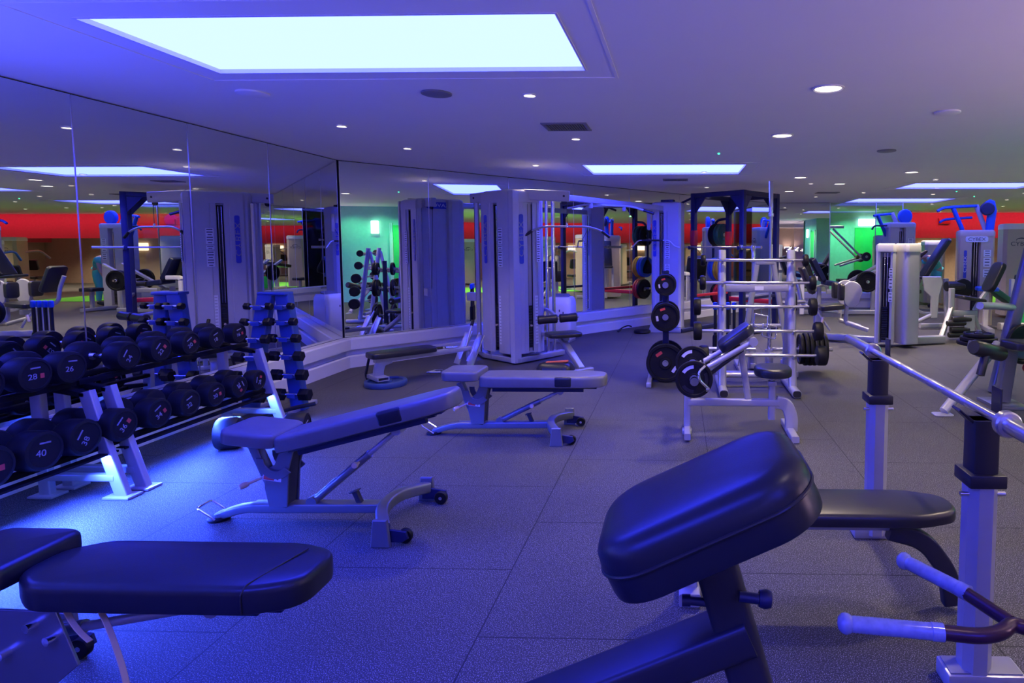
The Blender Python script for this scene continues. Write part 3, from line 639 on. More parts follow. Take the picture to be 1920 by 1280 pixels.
mb.tube([V(.70, 1.49, .65), J], .016, 12); mb.box((1.72, 1.43, .09), (.08, .12, .1), b=.006); lv = mb.done('lever_arm', 'maroon', t)
for a, b in ((V(.372, 1.345, .65), V(.585, 1.317, .65)), (V(.608, 1.632, .65), V(.712, 1.472, .65))):
    d = (b-a).normalized(); L = (b-a).length
    mb = MB(); prof = [(0, -.012), (.013, -.010), (.021, -.002), (.0235, .006), (.021, .016), (.0175, .02)]
    n = 22
    for k in range(n): 
        h = .024+(L-.05)*k/n; prof += [(.0178, h), (.0186, h+(L-.05)/n*.5)]
    prof += [(.0178, L-.026), (.0195, L-.024), (.0195, L), (0, L)]
    mb.lathe(prof, a, d, 20); mb.done('hand_grip', 'grip', t)
# ---- bench press with barbell
t = thing('bench_press_station', 'flat bench press station with two upright posts carrying a barbell', 'bench press', (0, 0, 0))
for y in (2.05, 3.12):
    mb = MB(); mb.sweep([(1.015, y, .02), (1.015, y, .715)], [(x, z) for x, z in rrect(.098, .098, .026, 1)]); po = mb.done('post', 'silver', t)
    mb = MB(); mb.box((1.015, y, .727), (.122, .122, .045), b=.006); mb.done('collar', 'black', po)
    mb = MB(); mb.sweep([(1.015, y, .70), (1.015, y, .925)], rrect(.085, .085, .01, 2)); mb.done('inner_post', 'black', po)
    mb = MB(); mb.prism([(-.045, .915), (.05, .915), (.05, 1.03), (.042, 1.03), (.042, .925), (-.04, .925), (-.085, .962), (-.09, .956)], xz((1.015, y+.03, 0)), .06, .002); mb.done('bar_hook', 'black', po)
    mb = MB()
    for dx, dy in ((-.06, -.02), (.06, -.02)): mb.lathe([(0, -.014), (.008, -.014), (.008, .014), (0, .014)], (1.015+dx, y+dy, .675), (1, 0, 0), 10)
    mb.done('post_pin', 'steel', po)
    mb = MB(); mb.box((1.04, y+(.02 if y > 3 else 0), .03), (.27 if y > 3 else .26, .11, .06), b=.008); mb.done('foot_plate', 'silver', t)
    mb = MB(); mb.box((1.04, y+(.02 if y > 3 else 0), .0625), (.24, .09, .005), b=.001); mb.done('tread_strip', 'shroudd', t)
m = Matrix.Translation((.0, 2.50, .392))
mb = MB(); mb.pad(padpoly(1.13, .28, .02, .06, .05, .12), m, .055, .02, .006); mb.done('bench_pad', 'vinyl', t)
mb = MB(); mb.rtube([(.03, 2.50, .365), (.93, 2.50, .365)], .09, .05); mb.done('pad_rail', 'silver', t)
mb = MB(); mb.rtube([(.86, 2.46, .345), (1.0, 2.46, .31), (1.11, 2.47, .16), (1.13, 2.48, .03)], .075, .05, .12, up=(0, 1, 0)); mb.done('head_leg', 'bframe', t)
mb = MB(); mb.rtube([(.05, 2.54, .36), (.05, 2.54, .03)], .07, .05, up=(0, 1, 0)); mb.rtube([(.05, 2.46, .03), (.05, 2.66, .03)], .09, .055); mb.done('front_leg', 'silver', t)
t = thing('olympic_barbell', 'long steel barbell resting across the bench press hooks', 'barbell', (1.0, 0, .958))
BX = (0, 0, 0)
mb = MB(); mb.tube([(0, 1.80, 0), (0, 3.16, 0)], .0155, 16); mb.done('bar_shaft', 'steel', t)
for y0, y1 in ((2.12, 2.30), (2.34, 2.45), (2.62, 2.74), (2.76, 2.88)):
    mb = MB(); mb.lathe([(.0152, 0), (.0165, .004), (.0165, y1-y0-.004), (.0152, y1-y0)], (0, y0, 0), (0, 1, 0), 18); mb.done('knurled_section', 'knurl', t)
for y0, s in ((3.15, 1), (1.885, -1)):
    mb = MB(); mb.lathe([(.0, 0), (.036, 0), (.041, .006), (.041, .028), (.036, .034), (.0255, .036), (.0255, .46), (.022, .465), (0, .465)], (0, y0, 0), (0, s, 0), 24); mb.done('sleeve', 'steel', t)

# ---- weight plates
def plate_prof(r, th): return [(.026, 0), (r*.30, 0), (r*.32, .3*th), (r*.80, .3*th), (r*.84, 0), (r*.97, 0), (r, th*.18), (r, th*.82), (r*.97, th), (r*.84, th), (r*.80, th*.7), (r*.32, th*.7), (r*.30, th), (.026, th)]
def plate(label, c, ax, r, th, mat='rubber', group=None, marks=None, name='weight_plate', grips=False):
    t = thing(name, label, 'weight plate', c, 0, group); ax = Vector(ax).normalized()
    mb = MB(); mb.lathe(plate_prof(r, th), (0, 0, 0), ax, 40)._loft([]) if False else mb.lathe(plate_prof(r, th)+[(.026, 0)], (0, 0, 0), ax, 40); mb.done('plate_disc', mat, t)
    mb = MB(); mb.lathe([(.025, -.001), (.034, -.001), (.034, th+.001), (.025, th+.001), (.025, -.001)], (0, 0, 0), ax, 20); mb.done('hub_ring', 'steel', t)
    if marks:
        f = facing(ax*th*.3-ax*.001, -ax)
        for k, (a, mt) in enumerate(marks):
            mb = MB(); q = f @ Matrix.Rotation(R(a), 4, 'Z') @ Matrix.Translation((0, r*.57, 0)); mb.prism(rrect(r*.36, r*.16, r*.03, 2), q, .002); mb.done('plate_mark', mt, t)
    if grips:
        f = facing(ax*th*.3-ax*.001, -ax)
        for a in (30, 150, 270):
            mb = MB(); q = f @ Matrix.Rotation(R(a), 4, 'Z')
            mb.prism(arcpts(0, 0, r*.76, 62, 118, 8)+arcpts(0, 0, r*.58, 118, 62, 8), q, .002); mb.done('grip_slot', 'slot' if a != 30 else 'wprint', t)
    return t
# ---- plate loaded curl bench (in front of the barbell stand)
t = thing('curl_bench', 'plate loaded curl bench with a small round seat and tilted arm pad', 'curl bench', (0, 0, 0))
mb = MB(); mb.rtube([(.08, 4.85, .255), (.80, 4.85, .255)], .06, .055); mb.done('base_beam', 'silver', t)
mb = MB(); mb.rtube([(.075, 4.85, .50), (.075, 4.85, .035)], .055, .05, up=(0, 1, 0)); mb.box((.072, 4.85, .018), (.075, .09, .036), b=.008); mb.rtube([(.072, 4.62, .04), (.072, 5.08, .04)], .05, .05); mb.done('left_leg', 'silver', t)
mb = MB(); mb.rtube([(.78, 4.85, .26), (.86, 4.85, .245), (.905, 4.85, .14), (.90, 4.85, .03)], .10, .05, .08, up=(0, 1, 0)); mb.rtube([(.89, 4.60, .03), (.89, 5.10, .03)], .06, .05); mb.done('right_leg', 'silver', t)
mb = MB(); mb.rtube([(.56, 4.85, .26), (.50, 4.85, .66)], .05, .05, up=(0, 1, 0)); mb.done('pad_post', 'silver', t)
mb = MB(); mb.rtube([(.745, 4.85, .26), (.745, 4.85, .12)], .055, .055, up=(0, 1, 0)); mb.rtube([(.745, 4.85, .28), (.745, 4.85, .42)], .05, .05, up=(0, 1, 0)); mb.tube([(.745, 4.85, .30), (.745, 4.85, .5)], .016, 12); mb.box((.745, 4.85, .41), (.065, .065, .04), b=.008); mb.done('seat_post', 'silver', t)
mb = MB(); mb.pad([(x*.145, y*.165) for x, y in rrect(2, 2, .85, 9)], Matrix.Translation((.75, 4.85, .475)), .07, .025); mb.done('seat', 'dvinyl', t)
m = Matrix.Translation((.445, 4.85, .79)) @ Matrix.Rotation(R(-36), 4, 'Y') @ Matrix.Translation((0, 0, -.05)); mb = MB(); mb.pad(rrect(.31, .30, .07, 6), m, .075, .03); mb.done('arm_pad', 'dvinyl', t)
for y in (4.70, 5.0):
    mb = MB(); mb.tube([(.565, y, .76), (.12, y, .50)], .022, 14); mb.lathe([(0, -.03), (.034, -.03), (.034, .03), (0, .03)], (.575, y, .765), (0, 1, 0), 18); mb.done('lever_tube', 'silver', t)
    mb = MB(); mb.tube([(.50, y+(.03 if y < 4.8 else -.03), .70), (.20, y+(.03 if y < 4.8 else -.03), .47)], .016, 10); mb.done('stop_tube', 'bframe', t)
mb = MB(); mb.tube([(.12, 4.50, .495), (.12, 5.20, .495)], .022, 14); mb.lathe([(0, 0), (.032, 0), (.032, .03), (0, .03)], (.12, 4.495, .495), (0, 1, 0), 16); mb.tube([(.20, 4.66, .56), (.20, 5.04, .56)], .014, 10); mb.done('plate_bar', 'chrome', t)
mb = MB(); mb.tube([(.20, 4.56, .60), (.15, 4.52, .56), (.16, 4.52, .50), (.22, 4.54, .44)], .011, 10, .03); mb.lathe([(0, -.018), (.018, -.012), (.018, .012), (0, .018)], (.22, 4.54, .43), (1, 0, 0), 12); mb.done('collar_clip', 'chrome', t)
plate('black grip plate on the near end of the curl bench bar', (.12, 4.575, .495), (0, 1, 0), .142, .03, 'rubber', grips=True)
plate('black grip plate on the far end of the curl bench bar', (.12, 5.09, .52), (0, 1, 0), .145, .03, 'rubber', grips=True)
# ---- plate tree
t = thing('plate_tree', 'dark plate tree with three black plates facing the camera', 'plate rack', (-.14, 6.86, 0))
mb = MB(); mb.rtube([(0, 0, .04), (0, 0, 1.22)], .07, .07, up=(0, 1, 0)); mb.done('post', 'navy', t)
for s in (-1, 1):
    mb = MB(); mb.rtube([(s*.17, -.42, .03), (s*.17, .42, .03)], .05, .05); mb.box((s*.17, -.43, .025), (.055, .03, .05), b=.006); mb.done('foot_bar', 'silver', t)
mb = MB(); mb.rtube([(-.17, 0, .045), (.17, 0, .045)], .05, .05); mb.done('base_beam', 'silver', t)
for z in (.215, .72, 1.07):
    mb = MB(); mb.tube([(0, -.24, z), (0, .24, z)], .022, 14); mb.lathe([(0, 0), (.026, 0), (.026, .012), (0, .012)], (0, -.245, z), (0, 1, 0), 14); mb.done('peg', 'steel', t)
MK = [(20, 'rprint'), (100, 'wprint'), (200, 'rprint'), (280, 'wprint')]
for z, r, nm in ((.215, .212, 'lowest'), (.72, .158, 'middle'), (1.07, .118, 'top')):
    plate('black weight plate on the %s front peg of the plate tree' % nm, (-.14, 6.66, z), (0, 1, 0), r, .04, 'rubber', marks=MK[:2] if r < .2 else [(35, 'rprint'), (235, 'wprint')])
    plate('black weight plate hidden behind another on the %s front peg of the plate tree' % nm, (-.14, 6.71, z), (0, 1, 0), r*.98, .04, 'rubber')
    plate('black weight plate on the %s rear peg of the plate tree' % nm, (-.14, 7.02, z), (0, -1, 0), r, .045, 'rubber')
# ---- fixed barbell stand
t = thing('barbell_stand', 'silver A frame stand holding five fixed barbells', 'barbell rack', (0, 0, 0))
BZ = [1.35, 1.12, .88, .635, .392]
for x in (.45, 1.165):
    mb = MB(); mb.sweep([(x, 6.22, .03), (x, 6.42, 1.45)], rrect(.085, .075, .03, 4), up=(0, 1, 0)); up = mb.done('upright', 'silver', t)
    mb = MB(); mb.sweep([(x, 5.98, .045), (x, 6.75, .045)], rrect(.09, .075, .032, 4)); mb.done('foot_bar', 'silver', t)
    mb = MB(); mb.sweep([(x, 5.974, .045), (x, 5.982, .045)], rrect(.08, .065, .028, 4)); mb.done('foot_cap', 'black', t)
    mb = MB(); mb.sweep([(x, 6.44, 1.38), (x, 6.72, .06)], rrect(.06, .06, .02, 3), up=(0, 1, 0)); mb.done('rear_leg', 'silver', t)
    for z in BZ:
        y = 6.22+.2*z/1.45; mb = MB(); mb.tube([(x, y-.03, z-.028), (x, y-.10, z-.032), (x, y-.125, z+.005)], .012, 8, .02); mb.done('bar_hook', 'silver', t)
mb = MB(); mb.sweep([(.49, 6.36, 1.06), (1.125, 6.36, 1.06)], rrect(.05, .075, .012, 2)); cb = mb.done('cross_bar', 'silver', t)
mb = MB(); mb.box((.83, 6.333, 1.062), (.09, .003, .04), b=0); mb.done('brand_plate', 'paper', cb)
mb = MB(); mb.tube([(.49, 6.30, .17), (1.125, 6.30, .17)], .03, 14); mb.tube([(.49, 6.6, .12), (1.125, 6.6, .12)], .03, 14); mb.done('cross_tube', 'silver', t)
rs = [.062, .075, .09, .095, .1]
xs_ = [(.25, 1.30), (.25, 1.36), (.2, 1.355), (.21, 1.40), (.28, 1.42)]
for k, z in enumerate(BZ):
    y = 6.22+.2*z/1.45-.085; x0, x1 = xs_[k]; r = rs[k]
    t = thing('fixed_barbell', 'steel fixed barbell with black round heads, %s from the top of the stand' % ORD[k], 'barbell', ((x0+x1)/2, y, z), group='fixed barbells on the silver stand'); h = (x1-x0)/2
    mb = MB(); mb.tube([(-h, 0, 0), (h, 0, 0)], .0145, 14); mb.lathe([(.0145, 0), (.0165, .005), (.0165, .25), (.0145, .255)], (-.36, 0, 0), (1, 0, 0), 14); mb.lathe([(.0145, 0), (.0165, .005), (.0165, .25), (.0145, .255)], (.10, 0, 0), (1, 0, 0), 14); mb.done('bar', 'steel', t)
    for s in (-1, 1):
        mb = MB(); mb.lathe(head_prof(r, .05+.012*k), (s*(h-.03), 0, 0), (s, 0, 0), 28); mb.done('barbell_head', 'rubber', t)
# ---- A frame plate rack with upright bars behind it
t = thing('plate_rack', 'grey A frame plate rack with upright barbells, behind the fixed barbell stand', 'plate rack', (0, 0, 0))
for x0, x1 in ((.74, .93), (1.33, 1.12)):
    mb = MB(); mb.sweep([(x0, 7.3, .04), (x1, 7.3, 1.30)], rrect(.065, .06, .018, 3), up=(0, 1, 0)); mb.done('leg', 'silver', t)
    mb = MB(); mb.rtube([(x0, 6.95, .035), (x0, 7.75, .035)], .07, .06); mb.done('foot_bar', 'silver', t)
for z in (.20, .55): 
    mb = MB(); k = z/1.3; mb.tube([(.78+k*.15, 7.3, z), (1.30-k*.15, 7.3, z)], .025, 12); mb.done('cross_tube', 'silver', t)
mb = MB(); mb.box((1.02, 7.3, 1.30), (.22, .08, .05), b=.01); mb.done('top_plate', 'silver', t)
for a, b in (((1.12, 7.3, .268), (1.83, 7.3, .268)), ((.92, 7.3, .268), (.30, 7.3, .268)), ((1.2, 7.3, .82), (1.5, 7.3, .84)), ((.9, 7.3, .96), (.62, 7.3, 1.0))):
    mb = MB(); mb.tube([a, b], .023, 12); mb.done('peg', 'steel', t)
mb = MB()
for x in (1.105, .90):
    mb.lathe([(.034, 0), (.05, 0), (.05, .22), (.034, .22), (.034, 0)], (x, 7.44, .02), (0, 0, 1), 16); mb.box((x, 7.38, .06), (.06, .10, .05))
mb.done('bar_holder', 'silver', t)
for k in range(6):
    plate('black plate on the right peg of the grey plate rack, %s from the frame' % ORD[k], (1.43+.055*k, 7.3, .272), (1, 0, 0), .195 if k else .18, .042, 'rubber', group='plates on the right peg')
for k in range(3):
    plate('black plate on the left peg of the grey plate rack, %s from the frame' % ORD[k], (.66-.07*k, 7.3, .275), (-1, 0, 0), .13, .045, 'rubber', group='plates on the left peg')
for k in range(2):
    plate('small black plate on the rack\'s upper right peg, %s from the grey frame' % ORD[k], (1.29+.06*k, 7.3, .83), (1, 0, 0), .12, .035, 'rubber')
for x, y, zt, lb in ((1.105, 7.44, 2.265, 'tall steel barbell standing upright behind the barbell stand'), (.90, 7.44, 1.5, 'shorter steel bar standing upright beside the tall barbell')):
    t = thing('upright_barbell', lb, 'barbell', (x, y, .022))
    H = zt-.022; sl = .42 if zt > 2 else .2
    mb = MB(); mb.tube([(0, 0, sl), (0, 0, H-sl)], .0155, 14); mb.done('bar_shaft', 'knurl', t)
    for z0, s in ((0, 1), (H, -1)):
        mb = MB(); mb.lathe([(0, 0), (.022, 0), (.0252, .005), (.0252, sl-.04), (.036, sl-.035), (.036, sl), (0, sl)], (0, 0, z0), (0, 0, s), 20); mb.done('sleeve', 'chrome', t)
t = thing('hanging_handles', 'chrome rowing handles hanging on the grey plate rack', 'cable handles', (1.02, 7.22, .80))
mb = MB()
for dx, z0 in ((-.05, -.1), (.05, -.22)):
    mb.tube([(dx-.07, 0, z0), (dx-.09, -.02, z0-.14), (dx+.07, -.02, z0-.18), (dx+.08, 0, z0-.03)], .010, 10, .03, closed=True)
mb.done('handle_loop', 'chrome', t)
mb = MB(); mb.tube([(-.05, 0, .0), (-.05, 0, -.12)], .006, 8); mb.tube([(.05, 0, .0), (.05, 0, -.24)], .006, 8); mb.done('hook', 'chrome', t)
for k in range(4):
    t = thing('aerobic_bar', 'blue capped black weight bar standing behind the barbell stand, %s from the rack leg' % ORD[k], 'weight bar', (.50+.085*k, 8.3, 0), group='blue capped bars by the power rack')
    mb = MB(); mb.tube([(0, 0, .05), (0, 0, .66)], .022, 12); mb.done('bar', 'black', t)
    mb = MB(); mb.lathe([(0, 0), (.03, 0), (.036, .03), (.036, .26), (.03, .29), (0, .29)], (0, 0, 0), seg=16); mb.done('weight_end', 'rubber', t)
    mb = MB(); mb.lathe([(0, 0), (.03, 0), (.034, .03), (.03, .09), (0, .10)], (0, 0, .64), seg=16); mb.done('end_cap', 'blue', t)

# ---- stack pillars of the cable machines
def pillar(par, A, B, n, depth, z0, z1, mat, slot=None, badge=None, placs=(), btext='CYBEX', emblem=None, pin=True, name='shroud'):
    A, B, n = V(A[0], A[1], 0), V(B[0], B[1], 0), V(n[0], n[1], 0).normalized(); L = (B-A).length; u = (B-A).normalized()
    W = Matrix((u, n, V(0, 0, 1))).transposed().to_4x4(); W.translation = A          # x along the face, y out of it, z up
    pl = []
    def add(*q): pl.extend(q)
    c = .035
    add((0, -c), (c, 0))
    if slot:
        s0, s1 = slot[0]*L, slot[1]*L
        add((s0-.07, 0), (s0-.06, -.012), (s0-.004, -.012), (s0, -.02), (s0, -.075), (s1, -.075), (s1, -.02), (s1+.004, -.012), (s1+.06, -.012), (s1+.07, 0))
    else:
        for k in (.2, .8): add((k*L-.012, 0), (k*L, -.012), (k*L+.012, 0))
    add((L-c, 0), (L, -c), (L, -depth+c), (L-c, -depth), (c, -depth), (0, -depth+c))
    mb = MB(); mb.prism(pl, W @ Matrix.Translation((0, 0, z0)), z1-z0-.16); sh = mb.done(name, mat, par)
    capo = [(0, -c), (c, 0), (L-c, 0), (L, -c), (L, -depth+c), (L-c, -depth), (c, -depth), (0, -depth+c)]
    mb = MB(); mb._loft([[W @ V(x, y, z) for x, y in inset(capo[::-1], d)] for z, d in ((z1-.16, -.004), (z1-.05, -.004), (z1-.018, .012), (z1, .05))]); mb.done('top_cap', mat, par)
    F = W @ Matrix(((1, 0, 0, 0), (0, 0, 1, 0), (0, 1, 0, 0), (0, 0, 0, 1)))        # face frame: x along, y up, z out
    flip = 1
    def fr(x, z): return facing(W @ V(x, .001, z), n)
    if slot:
        s0, s1 = slot[0]*L, slot[1]*L; mid = (s0+s1)/2
        mb = MB(); mb.box((mid, -.071, (z0+z1-.16)/2), (s1-s0-.004, .006, z1-z0-.2), b=0).box((s0+.003, -.046, (z0+z1-.16)/2), (.005, .05, z1-z0-.2), b=0).box((s1-.003, -.046, (z0+z1-.16)/2), (.005, .05, z1-z0-.2), b=0); mb.bm.transform(W); mb.done('slot_lining', 'slot', par)
        mb = MB()
        for k in range(16): mb.box((mid, -.047, z0+.08+k*.034), (s1-s0-.014, .036, .030), b=.002, seg=1)
        mb.bm.transform(W); ws = mb.done('weight_stack', 'black', par)
        mb = MB()
        for dx in (-.25, .25): mb.tube([(mid+dx*(s1-s0), -.05, z0+.62), (mid+dx*(s1-s0), -.05, z1-.2)], .007, 8)
        mb.bm.transform(W); mb.done('guide_rods', 'chrome', par)
        if pin:
            mb = MB(); mb.lathe([(0, 0), (.012, 0), (.014, .03), (0, .035)], (mid, -.03, z0+.35), (0, 1, 0), 12); mb.bm.transform(W); mb.done('selector_pin', 'tan', par)
        mb = MB(); mb.box((s1+.045, .0035-.012, z0+.42), (.045, .003, .62), b=0); mb.bm.transform(W); sc = mb.done('weight_scale', 'paper', par)
        mb = MB()
        for k in range(15): mb.box((s1+.045, .0055-.012, z0+.14+k*.04), (.03, .002, .005), b=0)
        mb.bm.transform(W); mb.done('scale_print', 'ink', sc)
    if badge:
        x = badge*L; hh = .62
        mb = MB(); mb.prism(rrect(.058, hh, .02, 4), fr(x, z1-.62), .006, .002); bd = mb.done('brand_badge', 'badge', par)
        text(btext, .088, fr(x, z1-.62) @ Matrix.Translation((0, 0, .0065)) @ Matrix.Rotation(R(90), 4, 'Z'), 'dprint', bd, 'badge_lettering', .0008, 1.5, 1.15)
    for (x, zc, w, h) in placs:
        m = fr(x*L, zc); mb = MB(); mb.prism(rrect(w, h, .006, 2), m, .003); p = mb.done('instruction_placard', 'paper', par)
        mb = MB(); n_ = max(2, int(h/.03))
        for k in range(n_): mb.box((0, -h/2+h*(k+.5)/n_, .0035), (w*(.75 if k % 3 else .5), h/n_*.35, .001), b=0)
        mb.bm.transform(m); mb.done('placard_print', 'ink', p)
    if emblem:
        m = fr(L/2, z1-.105); mb = MB(); mb.prism(rrect(L*.72, .10, .045, 6), m @ Matrix.Translation((0, 0, .004)), .006, .002); e = mb.done('emblem_badge', 'badge', par)
        text(emblem, .075, m @ Matrix.Translation((0, 0, .0108)), 'wprint', e, 'emblem_lettering', .0008, 1.25)
        mb = MB(); mb.prism(rrect(L*.34, z1-z0-.5, .03, 3), m @ Matrix.Translation((0, -(z1-z0)/2+.0, 0)), .004, .002); mb.done('raised_panel', mat, par)
    return W, L
t = thing('cable_station', 'tall pale grey cable station with slotted weight towers, seat and roller', 'cable machine', (0, 0, 0))
pillar(t, (-2.57, 7.97), (-2.095, 7.62), (-.593, -.805), .30, .13, 2.2, 'shroud', (.42, .55), .18, ((.68, 1.62, .085, .2), (.68, 1.475, .085, .05), (.68, 1.33, .085, .2)))
pillar(t, (-2.05, 7.60), (-1.745, 7.87), (.663, -.749), .30, .13, 2.2, 'shroud', (.52, .68), .28, ((.86, 1.5, .05, .42),))
pillar(t, (-2.28, 8.60), (-2.60, 8.01), (-.879, .477), .30, .13, 2.2, 'shroud', None, None, (), emblem='BRAVO')
pillar(t, (-1.73, 7.91), (-2.22, 8.60), (.815, .579), .30, .13, 2.2, 'shroud', None, None, (), emblem='BRAVO')
mb = MB(); mb.prism([(-2.10, 7.61), (-2.04, 7.58), (-1.98, 7.66), (-2.06, 7.72)], Matrix.Translation((0, 0, .02)), 2.16, .006); mb.done('front_spine', 'shroud', t)
mb = MB(); mb.rtube([(-2.05, 7.66, .05), (-2.56, 8.05, .05), (-2.75, 8.4, .05)], .09, .07, .05); mb.rtube([(-2.05, 7.64, .05), (-1.72, 8.1, .05), (-1.58, 8.3, .05)], .09, .07, .05); mb.box((-2.2, 8.15, .08), (.5, .5, .1)); mb.done('base_frame', 'silver', t)
mb = MB(); mb.tube([(-1.74, 8.12, .05), (-1.74, 8.12, 2.1)], .02, 12); mb.tube([(-1.68, 8.24, .05), (-1.68, 8.24, 2.1)], .025, 12); mb.done('guide_column', 'chrome', t)
mb = MB(); mb.rtube([(-2.63, 8.02, .1), (-2.63, 8.02, 2.05)], .05, .06, up=(0, 1, 0)); mb.done('side_column', 'silver', t)
def pulley_arm(a, b, w, h):
    mb = MB(); mb.rtube([a, b], w, h); o = mb.done('pulley_arm', 'shroud', t)
    d = (V(*b)-V(*a)).normalized(); sd = d.cross(V(0, 0, 1))
    mb = MB(); p = V(*b)-d*.07; mb.lathe([(0, -.004), (.014, -.004), (.014, w/2+.006), (0, w/2+.006)], p, sd, 12); mb.lathe([(0, -.004), (.014, -.004), (.014, w/2+.006), (0, w/2+.006)], p, -sd, 12); mb.done('arm_bolt', 'black', o)
    mb = MB(); mb.lathe([(0, -.012), (.035, -.012), (.03, 0), (.035, .012), (0, .012)], p-V(0, 0, h*.55), sd, 18); mb.done('pulley_wheel', 'black', o)
pulley_arm((-2.35, 8.0, 2.145), (-2.76, 8.24, 2.125), .08, .13)
pulley_arm((-1.95, 7.78, 2.14), (-1.385, 7.86, 2.12), .09, .135)
mb = MB(); mb.box((-2.74, 8.13, .82), (.17, .07, .11), rot=(0, 0, -.5), b=.006); mb.done('low_pulley_block', 'shroud', t)
mb = MB(); mb.tube([(-1.42, 7.86, 2.05), (-1.42, 7.86, 1.78)], .004, 6); mb.tube([(-2.73, 8.22, 2.05), (-2.72, 8.18, .86)], .004, 6); mb.done('steel_cable', 'black', t)
mb = MB(); mb.rtube([(-1.80, 8.0, 2.155), (-.26, 10.60, 2.13)], .07, .085); cbm = mb.done('crossover_beam', 'silver', t)
for k, y in enumerate((.35, .62)):
    p = V(-1.80, 8.0, 2.155).lerp(V(-.26, 10.60, 2.13), y); mb = MB(); mb.box(p-V(0, 0, .07), (.05, .05, .08)); mb.done('handle_mount', 'silver', cbm)
p = V(-1.80, 8.0, 2.155).lerp(V(-.26, 10.60, 2.13), .48)
mb = MB(); mb.tube([p+V(-.55, -.30, -.11), p+V(-.25, -.30, -.05), p+V(.35, .2, -.05), p+V(.68, .12, -.16)], .017, 12, .1); mb.tube([p+V(-.3, -.3, -.055), p+V(-.3, .1, -.055), p+V(.2, .25, -.04)], .017, 12, .06); mb.done('pull_up_bar', 'silver', t)
p0 = p+V(.68, .12, -.16); d = V(.33, -.08, -.11).normalized(); mb = MB(); mb.tube([p0-d*.16, p0+d*.01], .021, 12); mb.done('bar_grip', 'black', t)
# lat seat with roller
mb = MB(); mb.pad(rrect(.42, .33, .08, 6), Matrix.Translation((-1.40, 7.42, .395)) @ Matrix.Rotation(R(28), 4, 'Z'), .05, .02); mb.done('seat', 'vinyl', t)
mb = MB(); mb.rtube([(-1.45, 7.5, .38), (-1.13, 7.10, .06)], .075, .06, up=(0, 0, 1)); mb.rtube([(-1.24, 6.98, .035), (-1.02, 7.18, .035)], .08, .06); mb.rtube([(-1.80, 7.95, .36), (-1.35, 7.40, .37)], .06, .05); mb.done('seat_frame', 'silver', t)
for a, b in ((V(-1.70, 7.35, .60), V(-1.47, 7.42, .612)), (V(-1.45, 7.425, .613), V(-1.24, 7.49, .625))):
    mb = MB(); L = (b-a).length; mb.lathe([(0, 0), (.045, .002), (.055, .015), (.050, L*.5), (.055, L-.015), (.045, L-.002), (0, L)], a, b-a, 20); mb.done('thigh_roller', 'vinyl', t)
mb = MB(); mb.tube([(-1.72, 7.345, .60), (-1.22, 7.495, .626)], .012, 10); mb.rtube([(-1.465, 7.43, .62), (-1.62, 7.75, .66), (-1.75, 8.05, .66)], .04, .04, .08); mb.done('roller_bracket', 'silver', t)
# bars hung on the cables
t = thing('lat_bar', 'long bent grey lat bar hanging from the cable station arm', 'cable bar', (-1.42, 7.86, 1.74))
mb = MB(); mb.tube([(-.52, -.12, -.12), (-.42, -.09, -.05), (-.28, -.06, -.0), (.25, .06, 0), (.42, .1, -.05), (.52, .13, -.13)], .014, 12, .06); mb.done('bar', 'silver', t)
for a, b in (((-.53, -.123, -.127), (-.43, -.092, -.057)), ((.43, .102, -.057), (.53, .132, -.137))):
    mb = MB(); mb.tube([a, b], .019, 12); mb.done('rubber_grip', 'vinyl', t)
mb = MB(); mb.lathe([(0, 0), (.014, 0), (.014, .05), (0, .05)], (0, 0, -.005), seg=12); mb.done('swivel', 'chrome', t)
t = thing('blue_cable_column', 'tall blue lit cable column at the far end of the overhead beam', 'cable machine', (0, 0, 0))
pillar(t, (-.47, 10.60), (.035, 10.47), (-.249, -.968), .30, .10, 2.24, 'shroud', (.28, .42), .13, ((.56, 1.52, .08, .14), (.56, 1.36, .08, .16), (.56, 1.12, .08, .12), (.56, .98, .08, .1)))
mb = MB(); mb.box((-.18, 10.68, .05), (.54, .26, .10), rot=(0, 0, -.25), b=.02); mb.prism([(-.10, .0), (.22, .0), (.16, .06), (.06, .3), (-.02, .3)], frame((-.42, 10.60, .0), (1, 0, 0)) @ Matrix.Rotation(R(90), 4, 'X'), .05, .006); mb.done('base_frame', 'silver', t)
mb = MB(); mb.box((-.18, 10.66, 2.255), (.22, .13, .05), rot=(0, 0, -.25)); mb.done('top_bracket', 'navy', t)
mb = MB(); mb.prism(rrect(.07, .34, .03, 4), facing((-.50, 10.60, 1.93), (-.249, -.968)), .03, .006); mb.done('pulley_housing', 'silver', t)
mb = MB(); mb.tube([(-.50, 10.62, 1.9), (-.42, 10.46, 1.60)], .004, 6); mb.done('steel_cable', 'black', t)
t = thing('curl_bar', 'short bent steel bar hung in front of the blue cable column', 'cable bar', (-.42, 10.44, 1.585))
mb = MB(); mb.tube([(-.38, .05, -.13), (-.26, .04, .0), (.26, -.04, .0), (.36, -.05, -.10), (.44, -.06, -.12)], .012, 10, .04); mb.done('bar', 'steel', t)
mb = MB(); mb.tube([(-.2, .03, 0), (.16, -.024, 0)], .018, 10); mb.done('rubber_grip', 'vinyl', t)
